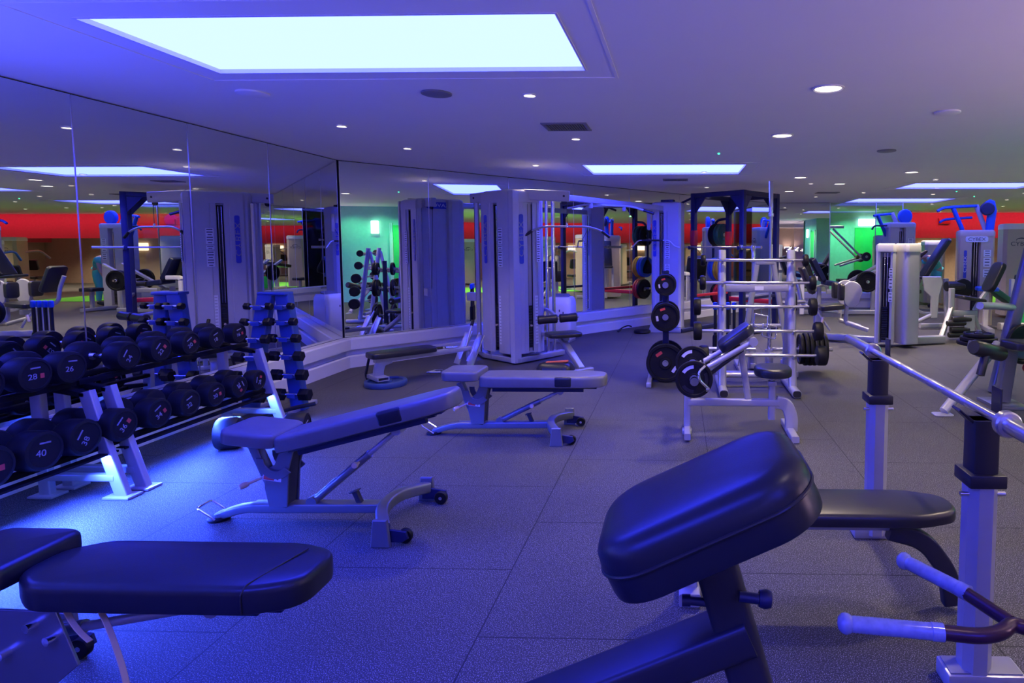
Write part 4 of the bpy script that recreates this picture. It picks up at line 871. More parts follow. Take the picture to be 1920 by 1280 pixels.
# ---- low row bench with disc under its foot, attachments, bag, cooler
RD = V(.67, .742, 0).normalized(); ra = math.degrees(math.atan2(RD.y, RD.x))
t = thing('low_row_bench', 'low black padded row bench with a silver foot plate, by the slanted wall', 'row bench', (-3.22, 6.44, 0), ra)
mb = MB(); mb.pad(padpoly(.72, .26, .02, .02, .04, .04), Matrix.Translation((-.09, 0, .30)) @ Matrix.Rotation(R(0), 4, 'Y'), .062, .02); mb.done('seat_pad', 'vinyl', t)
mb = MB(); mb.rtube([(-.03, 0, .275), (1.09, 0, .275)], .08, .05); mb.done('main_beam', 'silver', t)
mb = MB(); mb.rtube([(.14, 0, .275), (.04, 0, .255), (.01, 0, .18), (.0, 0, .075)], .10, .06, .07, up=(0, 1, 0)); mb.done('front_leg', 'silver', t)
mb = MB()
for dy, dz, sy, sz in ((0, .035, .3, .008), (0, -.0, .3, .008)): mb.box((0, dy, .088+dz-.016), (.12, sy, sz), b=.001)
for s in (-1, 1): mb.box((s*.056, 0, .0895), (.008, .3, .035), b=.001)
mb.done('foot_box', 'silver', t)
mb = MB(); mb.rtube([(1.07, 0, .275), (1.09, 0, .03)], .07, .05, up=(0, 1, 0)); mb.box((1.09, 0, .02), (.08, .4, .04)); mb.done('rear_leg', 'silver', t)
for s in (-1, 1):
    mb = MB(); mb.box((1.07, s*.15, .26), (.012, .14, .40), rot=(0, .42, 0), b=.003); mb.rtube([(1.0, s*.085, .14), (1.17, s*.085, .46)], .03, .02); mb.done('foot_plate', 'steel', t)
mb = MB(); mb.tube([(1.03, 0, .30), (1.15, .05, .56)], .013, 10); mb.done('handle_rod', 'steel', t)
mb = MB(); mb.lathe([(0, 0), (.02, 0), (.02, .07), (0, .07)], (1.135, .044, .535), (.45, .2, .87), 14); mb.done('handle_grip', 'vinyl', t)
mb = MB(); mb.tube([(-.02, .16, .30), (-.05, .20, .10), (-.03, .21, .03), (.15, .21, .03)], .014, 8, .03); mb.done('side_strut', 'black', t)
plate('blue grey rubber plate lying flat under the foot of the low row bench', (-3.14, 6.45, .002), (0, 0, 1), .215, .058, 'bgrey')
for (x, y, z, lb) in ((-2.86, 7.12, .012, 'chrome triangle handle lying on the floor beside the low row bench'),):
    t = thing('triangle_handle', lb, 'cable handle', (x, y, z)); mb = MB(); mb.tube([(-.09, -.05, 0), (.09, -.02, 0), (.05, .08, 0), (-.04, .08, 0)], .009, 10, closed=True); mb.done('handle_loop', 'chrome', t)
    mb = MB(); mb.tube([(-.06, -.045, .0), (.06, -.025, .0)], .014, 10); mb.done('grip_sleeve', 'steel', t)
q = V(-3.13, 6.47, 0)
t = thing('rowing_handle', 'chrome double row handle lying on the low row beam', 'cable handle', tuple(q+V(-.09, -.03, 0)+RD*.85+V(0, 0, .314)), ra)
mb = MB(); mb.tube([(-.12, .05, .0), (.02, .03, .0), (.10, 0, .0), (.02, -.03, .0), (-.10, -.05, .01)], .011, 10, .03); mb.done('handle_loop', 'chrome', t)
mb = MB(); mb.tube([(-.17, .055, .0), (-.09, .045, .0)], .015, 10); mb.done('rubber_grip', 'vinyl', t)
t = thing('gym_bag', 'small black bag with an orange stripe on the floor below the cable station seat', 'bag', (-1.42, 7.02, 0), -12)
mb = MB(); mb._loft([[V(x, y, z) for x, y in rrect(w, d, min(w, d)*.35, 5)] for z, w, d in ((0, .40, .20), (.02, .44, .24), (.09, .44, .24), (.14, .38, .18), (.16, .28, .10))]); mb.done('bag_body', 'vinyl', t)
mb = MB(); mb.box((.03, -.02, .163), (.26, .06, .018), rot=(0, -.08, .1), b=.006); mb.done('orange_stripe', 'orange', t)
mb = MB(); mb.tube([(-.12, -.1, .10), (-.14, -.14, .06), (.14, -.14, .05), (.12, -.1, .10)], .012, 8, .04); mb.done('carry_strap', 'rubber', t)
t = thing('air_cooler', 'white portable air cooler with a grey top, standing behind the cable station', 'air cooler', (-1.83, 9.55, 0), -8)
mb = MB(); mb._loft([[V(x, y+o, z) for x, y in rrect(w, d, .06, 5)] for z, w, d, o in ((.04, .38, .34, 0), (.06, .40, .36, 0), (.58, .40, .36, 0), (.66, .38, .33, .01), (.70, .33, .27, .02))]); mb.done('housing', 'white', t)
mb = MB(); mb.prism(rrect(.25, .18, .05, 5), Matrix.Translation((.0, .02, .695)) @ Matrix.Rotation(R(12), 4, 'X'), .035, .01); mb.done('top_panel', 'shroudd', t)
mb = MB(); mb.box((0, 0, .02), (.36, .32, .04), b=.01); mb.done('base', 'silver', t)
mb = MB(); mb.box((.03, -.1815, .50), (.016, .004, .035), b=0).box((.09, -.1815, .47), (.016, .004, .03), b=0); mb.done('control_marks', 'ink', t)
t = thing('jump_rope', 'black looped jump rope handle by the base of the slanted wall ledge', 'rope', (-.95, 10.6, .0))
mb = MB(); mb.tube([(-.1, -.05, .015), (-.02, .0, .08), (.08, .05, .11), (.14, .04, .09)], .012, 8, .05); mb.done('rope_cord', 'rubber', t)
mb = MB(); mb.tube([(-.1, -.05, .016), (-.05, -.02, .05)], .02, 10); mb.done('rope_handle', 'vinyl', t)
mb = MB(); mb.lathe([(0, 0), (.13, 0), (.15, .02), (.14, .05), (.08, .07), (0, .07)], (-.62, 10.5, 0), seg=24); solo('balance_disc', mb, 'rubber', 'flat black rubber disc on the floor beside the blue column foot', 'balance disc')

# ---- power rack
t = thing('power_rack', 'dark blue power rack with red pads standing against the slanted mirror wall', 'power rack', (0, 0, 0))
CL, CN, CR, CB = V(.27, 10.8, 0), V(1.05, 10.12, 0), V(1.72, 10.95, 0), V(.94, 11.63, 0)
TOP = 2.40
uu = (CN-CL).normalized(); ang = math.atan2(uu.y, uu.x)
def beam(a, b, w, h, name='beam', mat='navy'):
    mb = MB(); mb.rtube([a, b], w, h); return mb.done(name, mat, t)
for c in (CL, CN, CR, CB):
    mb = MB(); mb.box((c.x, c.y, TOP/2), (.085, .085, TOP), rot=(0, 0, ang), b=.006); po = mb.done('upright', 'navy', t)
Z = V(0, 0, 1)
for a, b in ((CL, CN), (CN, CR), (CR, CB), (CB, CL)):
    beam(a+Z*(TOP-.04), b+Z*(TOP-.04), .08, .08, 'top_beam')
    for p, q in ((a, b), (b, a)):
        d = (q-p).normalized(); W_ = Matrix((d, V(0, 0, 1), d.cross(V(0, 0, 1)))).transposed().to_4x4(); W_.translation = p-d.cross(V(0, 0, 1))*.012
        mb = MB(); mb.prism([(.03, TOP-.07), (.27, TOP-.07), (.03, TOP-.36)], W_, .024, .002); mb.done('corner_gusset', 'navy', t)
beam(CL+Z*.04, CB+Z*.04, .07, .07, 'base_beam'); beam(CN+Z*.04, CR+Z*.04, .07, .07, 'base_beam'); beam(CB+Z*.5, CR+Z*.5, .06, .08, 'red_cross_beam', 'red')
beam(CL+Z*.04, CL+(CL-CB)*.35+Z*.04, .07, .07, 'base_beam')
d0 = (CL-CN).normalized()
mb = MB(); mb.tube([CL+Z*(TOP-.06), CL+d0*.5+Z*(TOP-.22)], .02, 10); mb.tube([CB+d0*.02+Z*2.0, CB+d0*.28+Z*1.98, CB+d0*.36+Z*1.80, CB+d0*.36+Z*1.2], .024, 12, .12); mb.done('pull_up_handle', 'navy', t)
for c in (CB, CL): 
    mb = MB(); mb.box((c.x, c.y, 1.63), (.10, .10, .26), rot=(0, 0, ang), b=.01); mb.done('red_pad', 'red', t)
beam(CN+Z*.62, CR+Z*.62, .05, .05, 'safety_bar'); beam(CL+Z*.62, CB+Z*.62, .05, .05, 'safety_bar', 'red')
# plate pegs on the rear uprights
pegs = []
for c, zs in ((CB, (1.62, 1.05, .60)),):
    for z in zs:
        mb = MB(); mb.tube([c+d0*.04+Z*z, c+d0*.42+Z*z], .024, 12); mb.done('plate_peg', 'steel', t)
def rackplates(z, cols, r):
    o = .10
    for mat, nm in cols:
        plate(nm, tuple(CB+d0*o+Z*z), d0, r, .055, mat); o += .062
rackplates(1.70, [('dgreen', 'dark green plate on the upper peg of the power rack, innermost'), ('dgreen', 'dark green plate on the upper peg of the power rack, second from the post'), ('rubber', 'black plate on the upper peg of the power rack, third from the post'), ('rubber', 'black plate on the upper peg of the power rack, outermost')], .21)
rackplates(1.05, [('yellow', 'yellow plate on the middle peg of the power rack, innermost'), ('yellow', 'yellow plate on the middle peg of the power rack, second from the post'), ('blue', 'blue plate on the middle peg of the power rack, third from the post'), ('blue', 'blue plate on the middle peg of the power rack, outermost')], .22)
rackplates(.58, [('red', 'red plate on the lowest peg of the power rack, innermost'), ('red', 'red plate on the lowest peg of the power rack, second from the post'), ('rubber', 'black plate on the lowest peg of the power rack, third from the post')], .21)
mb = MB(); bp0 = CL-uu*.36+Z*1.48; bp1 = CN+uu*.02+Z*1.46
t2 = thing('rack_barbell', 'long steel barbell resting across the front of the power rack', 'barbell', tuple(CL+V(-.05, -.06, 1.47)), math.degrees(ang))
mb = MB(); mb.tube([(-.34, 0, 0), (1.30, 0, 0)], .0145, 12); mb.done('bar_shaft', 'steel', t2)
for x, s in ((-.34, -1), (1.30, 1)):
    mb = MB(); mb.lathe([(0, 0), (.035, 0), (.035, .03), (.025, .032), (.025, .40), (0, .40)], (x if s < 0 else 1.05, 0, 0), (s, 0, 0), 18); mb.done('sleeve', 'steel', t2)
for c in (CL, CN):
    mb = MB(); q = c+V(-.066, -.075, 0)*.8; mb.box((q.x, q.y, 1.44), (.05, .09, .02), rot=(0, 0, ang)); mb.box((q.x-.03, q.y-.035, 1.46), (.05, .012, .06), rot=(0, 0, ang)); mb.done('bar_hook', 'navy', t)
t2 = thing('punch_mitt', 'black kettle shaped bag hanging inside the power rack below the green plates', 'hanging bag', tuple(CB+d0*.36+Z*1.20))
mb = MB(); mb.lathe([(0, .0), (.03, -.005), (.05, -.05), (.10, -.14), (.12, -.22), (.10, -.28), (0, -.30)], (0, 0, 0), seg=20); mb.done('bag_body', 'rubber', t2)

# ---- selector machines -----------------------------------------------------
def swoosh(par, m, s, mat='ink'):
    mb = MB(); o = []
    for k in range(20): a = R(200-18*k*.78); o.append((s*.5*math.cos(a), s*.26*math.sin(a)))
    for k in range(19, -1, -1): a = R(200-18*k*.78); w = .30+.45*k/20; o.append((s*(.5-.14*math.sin(math.pi*k/19))*math.cos(a), s*(.26-.12*math.sin(math.pi*k/19))*math.sin(a)))
    mb.prism(o, m @ Matrix.Translation((0, s*.36, 0)), .002); mb.done('logo_swoosh', mat, par)
def tower(t, w, d, h, mat='shroud', slot=True, logo_back=True, top=None, badge=None, plac=True, c=(0, 0), word='CYBEX', capmat=None):
    """weight stack housing; the slotted face looks to local -Y"""
    x, y = c; hw, hd = w/2, d/2
    pl = [(-hw+.03, -hd), (-.075, -hd), (-.05, -hd+.12), (.05, -hd+.12), (.075, -hd), (hw-.03, -hd), (hw, -hd+.03), (hw-.02, hd-.06), (hw-.09, hd), (-hw+.09, hd), (-hw+.02, hd-.06), (-hw, -hd+.03)] if slot else rrect(w, d, .06, 4)
    pl = [(a+x, b+y) for a, b in pl]
    mb = MB(); mb.prism(pl, Matrix.Translation((0, 0, .06)), h-.18); sh = mb.done('shroud', mat, t)
    cp = [(a+x, b+y) for a, b in ([(-hw+.03, -hd), (hw-.03, -hd), (hw, -hd+.03), (hw-.02, hd-.06), (hw-.09, hd), (-hw+.09, hd), (-hw+.02, hd-.06), (-hw, -hd+.03)])]
    mb = MB(); mb._loft([[V(a, b, z) for a, b in inset(cp, k)] for z, k in ((h-.12, -.006), (h-.04, -.006), (h-.012, .01), (h, .04))]); mb.done('top_cap', capmat or mat, t)
    if slot:
        mb = MB(); mb.box((x, y-hd+.10, (h-.1)/2), (.095, .01, h-.3), b=0); mb.done('slot_back', 'slot', t)
        mb = MB()
        for k in range(14): mb.box((x, y-hd+.065, .14+k*.034), (.085, .05, .03), b=.002, seg=1)
        mb.done('weight_stack', 'black', t)
        mb = MB(); mb.tube([(x-.02, y-hd+.07, .6), (x-.02, y-hd+.07, h-.14)], .006, 8); mb.tube([(x+.02, y-hd+.07, .6), (x+.02, y-hd+.07, h-.14)], .006, 8); mb.done('guide_rods', 'chrome', t)
    if logo_back:
        f = facing((x, y+hd+.001, h-.42), (0, 1, 0)); swoosh(sh, f, w*.30); text(word, w*.17, f @ Matrix.Translation((0, 0, .001)), 'ink', sh, 'logo_lettering', .001, 1.1)
    if top:
        f = facing((x, y-hd-.002, h-.10-.07), (0, -1, 0)); mb = MB(); mb.prism(rrect(w*.62, .10, .03, 4), f, .006, .002); b_ = mb.done('name_badge', 'paper', t)
        text(top, .085, f @ Matrix.Translation((0, 0, .007)), 'ink', b_, 'badge_lettering', .001, 1.1)
    if badge:
        f = facing((x-w*.30, y-hd-.001, h-.62), (0, -1, 0)); mb = MB(); mb.prism(rrect(.05, .5, .012, 3), f, .005, .001); b_ = mb.done('side_badge', 'badge', t)
        text(badge, .075, f @ Matrix.Translation((0, 0, .0055)) @ Matrix.Rotation(R(90), 4, 'Z'), 'wprint', b_, 'badge_lettering', .0008, 1.3)
    if plac:
        for z, hh in ((h-.42, .12), (h-.58, .16), (h-.78, .14)):
            f = facing((x+w*.30, y-hd-.001, z), (0, -1, 0)); mb = MB(); mb.prism(rrect(w*.2, hh, .004, 2), f, .003); p = mb.done('instruction_placard', 'paper', t)
            mb = MB()
            for k in range(3): mb.box((0, -hh/2+hh*(k+.5)/3, .0035), (w*.13, hh*.1, .001), b=0)
            mb.bm.transform(f); mb.done('placard_print', 'ink', p)
    return sh
def tb(t, name, mat, pts, r=.028, fil=.05):
    mb = MB(); mb.tube(pts, r, 12, fil); return mb.done(name, mat, t)
def bx(t, name, mat, pts, w=.07, h=.05, fil=0):
    mb = MB(); mb.rtube(pts, w, h, fil); return mb.done(name, mat, t)
def pd(t, name, mat, c, L, w, th, rot, r=.05):
    from mathutils import Euler
    mb = MB(); m = Matrix.Translation(c) @ Euler([R(a) for a in rot]).to_matrix().to_4x4() @ Matrix.Translation((0, 0, -th/2)); mb.pad(rrect(L, w, min(r, L*.45, w*.45), 5), m, th, min(.022, th*.4)); return mb.done(name, mat, t)
def roll(t, c, ax, L, r, name='foam_roller', mat='vinyl'):
    ax = V(*ax).normalized(); mb = MB(); mb.lathe([(0, 0), (r*.85, .002), (r, .014), (r, L-.014), (r*.85, L-.002), (0, L)], V(*c)-ax*L/2, ax, 18); return mb.done(name, mat, t)
# twin stacks between the two thigh machines
t = thing('twin_stack_thigh_machine', 'pale grey twin weight stacks with a thigh machine seat on each side', 'weight machine', (3.2, 9.25, 0))
for cx, rz, mt in ((-.10, -28, 'taupe'), (.155, 22, 'shroud')):
    s_ = len(COL.objects)
    sub = thing('tmp', None, None)
    tower(sub, .27, .36, 1.53, 'shroud', cx < 0, False, None, None, cx < 0, capmat='shroud')
    for c in list(sub.children):
        c.parent = t; c.location = (cx, -.02 if cx < 0 else -.06, 0); c.rotation_euler = (0, 0, R(rz))
    bpy.data.objects.remove(sub)
bx(t, 'base_beam', 'silver', [(-.20, .1, .07), (-.62, .35, .07), (-1.05, .55, .07)], .11, .10)
bx(t, 'base_beam', 'silver', [(.20, .05, .07), (.85, .22, .07)], .12, .12)
# left seat unit
def thigh_unit(ox, oy, s):
    P = lambda x, y, z: (ox+s*x, oy+y, z)
    bx(t, 'unit_post', 'silver', [P(-.05, 0, .0), P(-.05, 0, .52)], .13, .12); bx(t, 'unit_foot', 'silver', [P(-.25, .0, .03), P(.3, 0, .03)], .10, .06)
    pd(t, 'seat_pad', 'vinyl', P(.13, -.1, .54), .36, .34, .08, (0, -6*s, 0)); pd(t, 'back_pad', 'vinyl', P(-.22, .05, .95), .46, .32, .07, (0, 66*s, 0))
    tb(t, 'back_post', 'silver', [P(-.10, .03, .50), P(-.30, .03, .56), P(-.34, .03, .80), P(-.42, .04, 1.0)], .03, .1)
    bx(t, 'front_beam', 'silver', [P(-.05, 0, .42), P(.30, 0, .40)], .07, .08)
    for dy in (-.18, .2):
        bx(t, 'swing_arm', 'silver', [P(.36, dy, .72), P(.34, dy, .30), P(.60, dy-.04, .22)], .06, .06, .05)
        mb = MB(); o = [(.16*math.cos(R(a))*(1 if a < 180 else .9), .17*math.sin(R(a))-(.07 if 200 < a < 340 else 0)) for a in range(0, 360, 20)]
        mb.prism(o, xz((P(.42, dy-.02, .78)[0], P(0, dy-.02, 0)[1], .78)), .03, .01); mb.done('thigh_shield', 'silver', t)
        pd(t, 'thigh_pad', 'vinyl', P(.27, dy+.02, .78), .26, .2, .07, (0, 90*s, 0))
        tb(t, 'foot_peg', 'silver', [P(.34, dy-.02, .30), P(.66, dy-.10, .20)], .034, 0)
    tb(t, 'hand_lever', 'silver', [P(-.12, -.15, .50), P(.02, -.2, .30), P(.10, -.2, .18)], .018, .08); roll(t, P(-.02, -.2, .33), (s*.3, 0, 1), .12, .022, 'yellow_grip', 'tan')
thigh_unit(2.26-3.2, 9.78-9.25, 1)
# right hand unit in front of the tan tower
def P(x, y, z): return (x-3.2, y-9.25, z)
bx(t, 'unit_post', 'silver', [P(4.0, 9.45, .05), P(4.35, 9.9, .50)], .07, .07); bx(t, 'unit_post', 'silver', [P(4.35, 9.9, .04), P(4.35, 9.9, .82)], .07, .08)
pd(t, 'seat_pad', 'vinyl', P(4.62, 9.85, .66), .40, .34, .06, (0, 10, 0)); pd(t, 'back_pad', 'dvinyl', P(5.0, 9.9, 1.0), .50, .34, .08, (0, -66, 0), .1)
bx(t, 'back_post', 'silver', [P(5.05, 9.95, .95), P(4.82, 9.95, .62), P(4.72, 9.95, .42), P(4.86, 9.95, .03)], .07, .06, .08)
for z, dx in ((.12, 0), (.20, .03), (.30, -.03), (.36, .05)): roll(t, P(4.33+dx, 9.6, z), (1, .1, 0), .30, .045)
bx(t, 'roller_plate', 'silver', [P(4.50, 9.6, .05), P(4.50, 9.6, .42)], .04, .16); bx(t, 'cross_beam', 'silver', [P(4.35, 9.9, .42), P(4.75, 9.9, .42)], .08, .10)
# hip machine with round shield left of the tan tower
t = thing('calf_machine', 'silver machine with a shield plate and long tilted black back pad', 'weight machine', (4.80, 11.15, 0))
mb = MB(); mb.prism([(-.52, .96), (-.20, .96), (-.16, .85), (-.22, .62), (-.24, .22), (-.36, .22), (-.36, .60), (-.48, .72)], xz((0, -.2, 0)), .05, .012); mb.done('shield_plate', 'silver', t)
pd(t, 'back_pad', 'vinyl', (-.16, .15, 1.27), .80, .30, .08, (0, -58, 0), .04); bx(t, 'pad_rail', 'ivory', [(-.30, .15, .92), (.10, .15, 1.62)], .05, .04)
tb(t, 'foot_lever', 'silver', [(-.28, -.2, .30), (-.62, -.28, .16)], .035, 0); bx(t, 'base_beam', 'silver', [(-.45, 0, .06), (.35, .1, .06)], .08, .08); bx(t, 'rear_post', 'silver', [(.1, .15, .05), (.05, .15, .9)], .08, .08)
roll(t, (.10, -.1, .78), (1, .2, 0), .34, .09); roll(t, (.24, -.1, .74), (0, 1, 0), .10, .17, 'round_weight', 'rubber'); bx(t, 'side_frame', 'silver', [(-.40, .3, .9), (-.44, .3, .35), (-.30, .3, .25), (.1, .3, .25)], .06, .05, .08); pd(t, 'seat_pad', 'vinyl', (-.46, .15, .92), .32, .30, .05, (0, 6, 0))
# tan pulldown with blue arms
t = thing('pulldown_machine', 'taupe weight stack machine with blue arms on top and a dark slot', 'weight machine', (5.43, 11.5, 0), -14)
tower(t, .60, .42, 1.78, 'taupe', True, True, 'CYBEX', 'CYBEX')
def blue_arms(t, h, sx=1, mat='blue', gm='navy'):
    tb(t, 'swing_arm', mat, [(-.18*sx, .05, h-.08), (-.22*sx, -.05, h+.02), (-.40*sx, -.10, h+.42)], .04, .05)
    tb(t, 'swing_arm', 'shroud', [(.20*sx, .05, h-.02), (.02*sx, .05, h+.46)], .045, 0)
    tb(t, 'handle_bar', mat, [(.02*sx, .0, h+.44), (-.40*sx, -.12, h+.42), (-.58*sx, -.22, h+.40), (-.68*sx, -.26, h+.34)], .026, .06)
    tb(t, 'handle_bar', mat, [(.0, .25, h+.24), (-.34*sx, .20, h+.22), (-.50*sx, .14, h+.20), (-.58*sx, .10, h+.15)], .024, .06)
    mb = MB(); mb.prism([(.17, -.04), (.30, -.04), (.34, .35), (.30, .52), (.22, .55), (.14, .50), (.12, .40), (.19, .30)] if sx > 0 else [(-.17, -.04), (-.30, -.04), (-.34, .35), (-.30, .52), (-.22, .55), (-.14, .50), (-.12, .40), (-.19, .30)], xz((0, -.0, h)), .10, .02); mb.done('cam_housing', mat, t)
    mb = MB(); mb.lathe([(0, 0), (.10, 0), (.12, .02), (.12, .06), (.10, .08), (0, .08)], (.17*sx, -.09, h+.38), (0, -1, 0), 22); mb.done('cam_wheel', gm, t)
blue_arms(t, 1.78)
bx(t, 'base_frame', 'silver', [(.12, -.2, .05), (.12, -1.0, .05)], .09, .08); pd(t, 'seat_pad', 'blue', (.12, -.55, .74), .34, .32, .07, (0, 0, 0)); bx(t, 'seat_post', 'ivory', [(.12, -.5, .06), (.12, -.52, .68)], .09, .08)
# cream low machine behind the right seat; green light put into its panel colour
t = thing('leg_machine', 'cream painted leg machine with green lit side panel, at the right behind the roller seat', 'weight machine', (6.38, 11.0, 0))
bx(t, 'base_beam', 'ivory', [(-.65, .1, .06), (.75, .1, .06)], .14, .12); bx(t, 'side_arm', 'ivory', [(-.35, .1, .75), (.45, .05, .42), (.45, .05, .08)], .12, .10, .05)
pd(t, 'side_panel', 'sgreen', (-.05, .2, .30), .42, .40, .04, (90, 0, 0), .03); pd(t, 'seat_pad', 'vinyl', (.2, .35, .86), .8, .4, .10, (0, 8, 0)); bx(t, 'brace', 'ivory', [(-.4, .2, .1), (-.4, .2, .9)], .07, .07)
pd(t, 'knee_pad', 'dgreen', (-.62, .2, .62), .40, .30, .10, (0, 35, 0)); tb(t, 'handle', 'chrome', [(.0, 0, .95), (.15, -.1, 1.02), (.4, -.1, 1.0)], .018, .04)
# machines further back on the right
t = thing('selector_machine', 'taupe weight tower seen from behind with a swoosh logo, right of the blue armed machine', 'weight machine', (7.05, 13.0, 0), 165); tower(t, .70, .45, 1.95, 'taupe', True, True, None, None, False, capmat='white')
bx(t, 'base_frame', 'silver', [(0, -.2, .05), (0, -1.0, .05)], .09, .08); pd(t, 'seat_pad', 'vinyl', (0, -.6, .5), .36, .34, .08, (0, 0, 0)); pd(t, 'back_pad', 'vinyl', (0, -.85, .9), .5, .3, .08, (70, 0, 0))
t = thing('selector_machine', 'small taupe weight tower far behind the black tilted pad', 'weight machine', (6.45, 15.8, 0), 172); tower(t, .52, .4, 1.63, 'taupe', True, True, None, None, False, capmat='white')
bx(t, 'base_frame', 'silver', [(0, -.2, .05), (0, -.9, .05)], .09, .08); pd(t, 'seat_pad', 'vinyl', (0, -.6, .5), .34, .32, .08, (0, 0, 0)); bx(t, 'seat_post', 'silver', [(0, -.6, .06), (0, -.6, .45)], .07, .07)
t = thing('purple_lit_pulldown', 'purple lit weight tower with blue arms behind the twin stacks', 'weight machine', (5.05, 14.35, 0), 4); tower(t, .62, .46, 2.02, 'shroud', True, True, None, None, True)
tb(t, 'swing_arm', 'blue', [(-.28, 0, 1.72), (-.52, -.05, 2.20)], .04, 0); tb(t, 'handle_bar', 'blue', [(-.18, 0, 2.22), (-.52, -.05, 2.19), (-.62, -.1, 2.17)], .026, .05); tb(t, 'swing_arm', 'shroud', [(-.02, 0, 1.95), (-.16, 0, 2.24)], .045, 0)
mb = MB(); mb.prism(arcpts(0, 0, .16, 0, 360, 20)[:-1], xz((.10, -.05, 2.16)), .1, .02); mb.done('cam_housing', 'blue', t); tb(t, 'side_tube', 'navy', [(-.30, -.1, 1.95), (-.60, -.1, 1.95), (-.66, -.1, 1.86)], .02, .05); bx(t, 'base_frame', 'silver', [(0, -.2, .05), (0, -1.0, .05)], .09, .08)
pd(t, 'seat_pad', 'vinyl', (0, -.75, .5), .34, .32, .08, (0, 0, 0)); bx(t, 'seat_post', 'silver', [(0, -.75, .06), (0, -.75, .46)], .07, .07)
t = thing('blue_lit_tower', 'blue lit weight tower behind the glass panes, before the green wall', 'weight machine', (5.42, 16.4, 0), -8); tower(t, .56, .42, 1.76, 'shroud', False, False, None, None, False)
tb(t, 'cable_arm', 'black', [(-.1, -.25, .9), (-.1, -.45, .55)], .015, 0); tb(t, 'foot_tube', 'black', [(-.35, -.3, .35), (.3, -.3, .33)], .02, 0); bx(t, 'base_frame', 'silver', [(0, -.2, .05), (0, -.8, .05)], .09, .08)
f = facing((0, -.212, 1.62), (0, -1, 0)); swoosh(t, f, .16, 'wprint')
t = thing('lever_press', 'silver lever press with crossing arms and black plates, behind the glass panes', 'weight machine', (4.25, 17.0, 0))
for x in (-.45, -.15): bx(t, 'upright', 'silver', [(x, 0, .0), (x, 0, 1.98)], .08, .08)
bx(t, 'top_beam', 'silver', [(-.5, 0, 2.0), (.25, 0, 2.0)], .08, .07); bx(t, 'base_beam', 'silver', [(-.6, 0, .04), (1.0, 0, .04)], .09, .08)
for y in (-.25, .3):
    bx(t, 'lever_arm', 'silver', [(-.1, y, 1.95), (.75, y, 1.12)], .05, .05); bx(t, 'lever_arm', 'silver', [(.1, y, .95), (.72, y, 1.15)], .05, .05)
    mb = MB(); mb.tube([(.78, y-.12, 1.18), (.78, y+.12, 1.18)], .02, 10); mb.done('plate_peg', 'chrome', t)
bx(t, 'seat_post', 'silver', [(.3, 0, .05), (.3, 0, .5)], .08, .08); pd(t, 'seat_pad', 'navy', (.3, 0, .55), .4, .34, .08, (0, 0, 0))
for y, z, lb in ((-.37, 1.20, 'black plate on the front lever of the silver lever press'), (.16, 1.16, 'black plate on the rear lever of the silver lever press')):
    plate(lb, (5.03, 17.0+y, z), (0, 1, 0), .12, .05, 'rubber')
t = thing('leg_press', 'silver leg press with a navy seat and black plates, before the far white ledge', 'weight machine', (3.25, 13.4, 0))
pd(t, 'back_pad', 'navy', (-.25, 0, .98), .55, .42, .10, (0, 62, 0)); pd(t, 'seat_pad', 'navy', (.08, 0, .68), .42, .42, .10, (0, 8, 0)); pd(t, 'head_pad', 'vinyl', (-.42, .1, .95), .5, .3, .1, (0, 70, 0))
bx(t, 'main_frame', 'silver', [(-.55, 0, .06), (1.05, 0, .06)], .12, .10); bx(t, 'seat_post', 'silver', [(-.2, 0, .1), (-.2, 0, .6)], .10, .08); bx(t, 'rail', 'silver', [(.15, -.2, .52), (1.15, -.2, 1.08)], .07, .06); bx(t, 'rail', 'silver', [(.15, .25, .52), (1.15, .25, 1.08)], .07, .06)
bx(t, 'front_post', 'silver', [(.95, 0, .05), (.95, 0, .95)], .09, .08); bx(t, 'side_frame', 'white', [(-.62, -.25, .04), (-.62, -.25, .80), (-.30, -.25, .80)], .09, .09, .06); bx(t, 'cross_beam', 'silver', [(-.1, -.25, .52), (.55, -.25, .52)], .09, .10)
roll(t, (.45, -.2, .66), (1, 0, 0), .5, .06); mb = MB(); mb.tube([(.72, -.45, .74), (.72, .45, .74)], .024, 12); mb.done('plate_bar', 'chrome', t)
for k in range(2): plate('black plate on the near side of the leg press, %s from its frame' % ORD[1-k], (3.97, 13.0+.07*k, .74), (0, 1, 0), .225, .055, 'rubber')
plate('black plate on the far side of the leg press', (3.97, 13.72, .74), (0, 1, 0), .225, .055, 'rubber')
# incline bench cut by the right picture edge
t = thing('incline_bench_rack', 'grey incline bench with leg rollers and a tall leaning upright at the right picture edge', 'bench', (0, 0, 0))
mb = MB(); mb.tube([(2.36, 5.45, .03), (2.88, 5.72, .50), (2.98, 5.78, .585)], .042, 16); mb.done('front_leg', 'silver', t)
mb = MB(); mb.prism(rrect(.17, .12, .03, 4), Matrix.Translation((2.345, 5.44, 0)), .014, .004); mb.done('floor_plate', 'silver', t)
bx(t, 'main_beam', 'bsilver', [(2.66, 5.62, .60), (3.1, 5.8, .50), (3.9, 6.05, .36), (4.1, 6.1, .05)], .08, .08, .05)
mb = MB(); mb.lathe([(0, 0), (.055, .003), (.066, .02), (.066, .40), (.055, .417), (0, .42)], (2.55, 5.35, .625), (.62, .35, -.17), 20); mb.done('foam_roller', 'vinyl', t)
mb = MB(); mb.lathe([(0, 0), (.04, .003), (.046, .015), (.046, .19), (0, .2)], (2.67, 5.50, .555), (.2, .1, -.02), 18); mb.lathe([(0, 0), (.033, .003), (.036, .01), (.036, .21), (0, .22)], (2.70, 5.42, .57), (-.28, -.08, -1), 18); mb.done('roller_grip', 'vinyl', t)
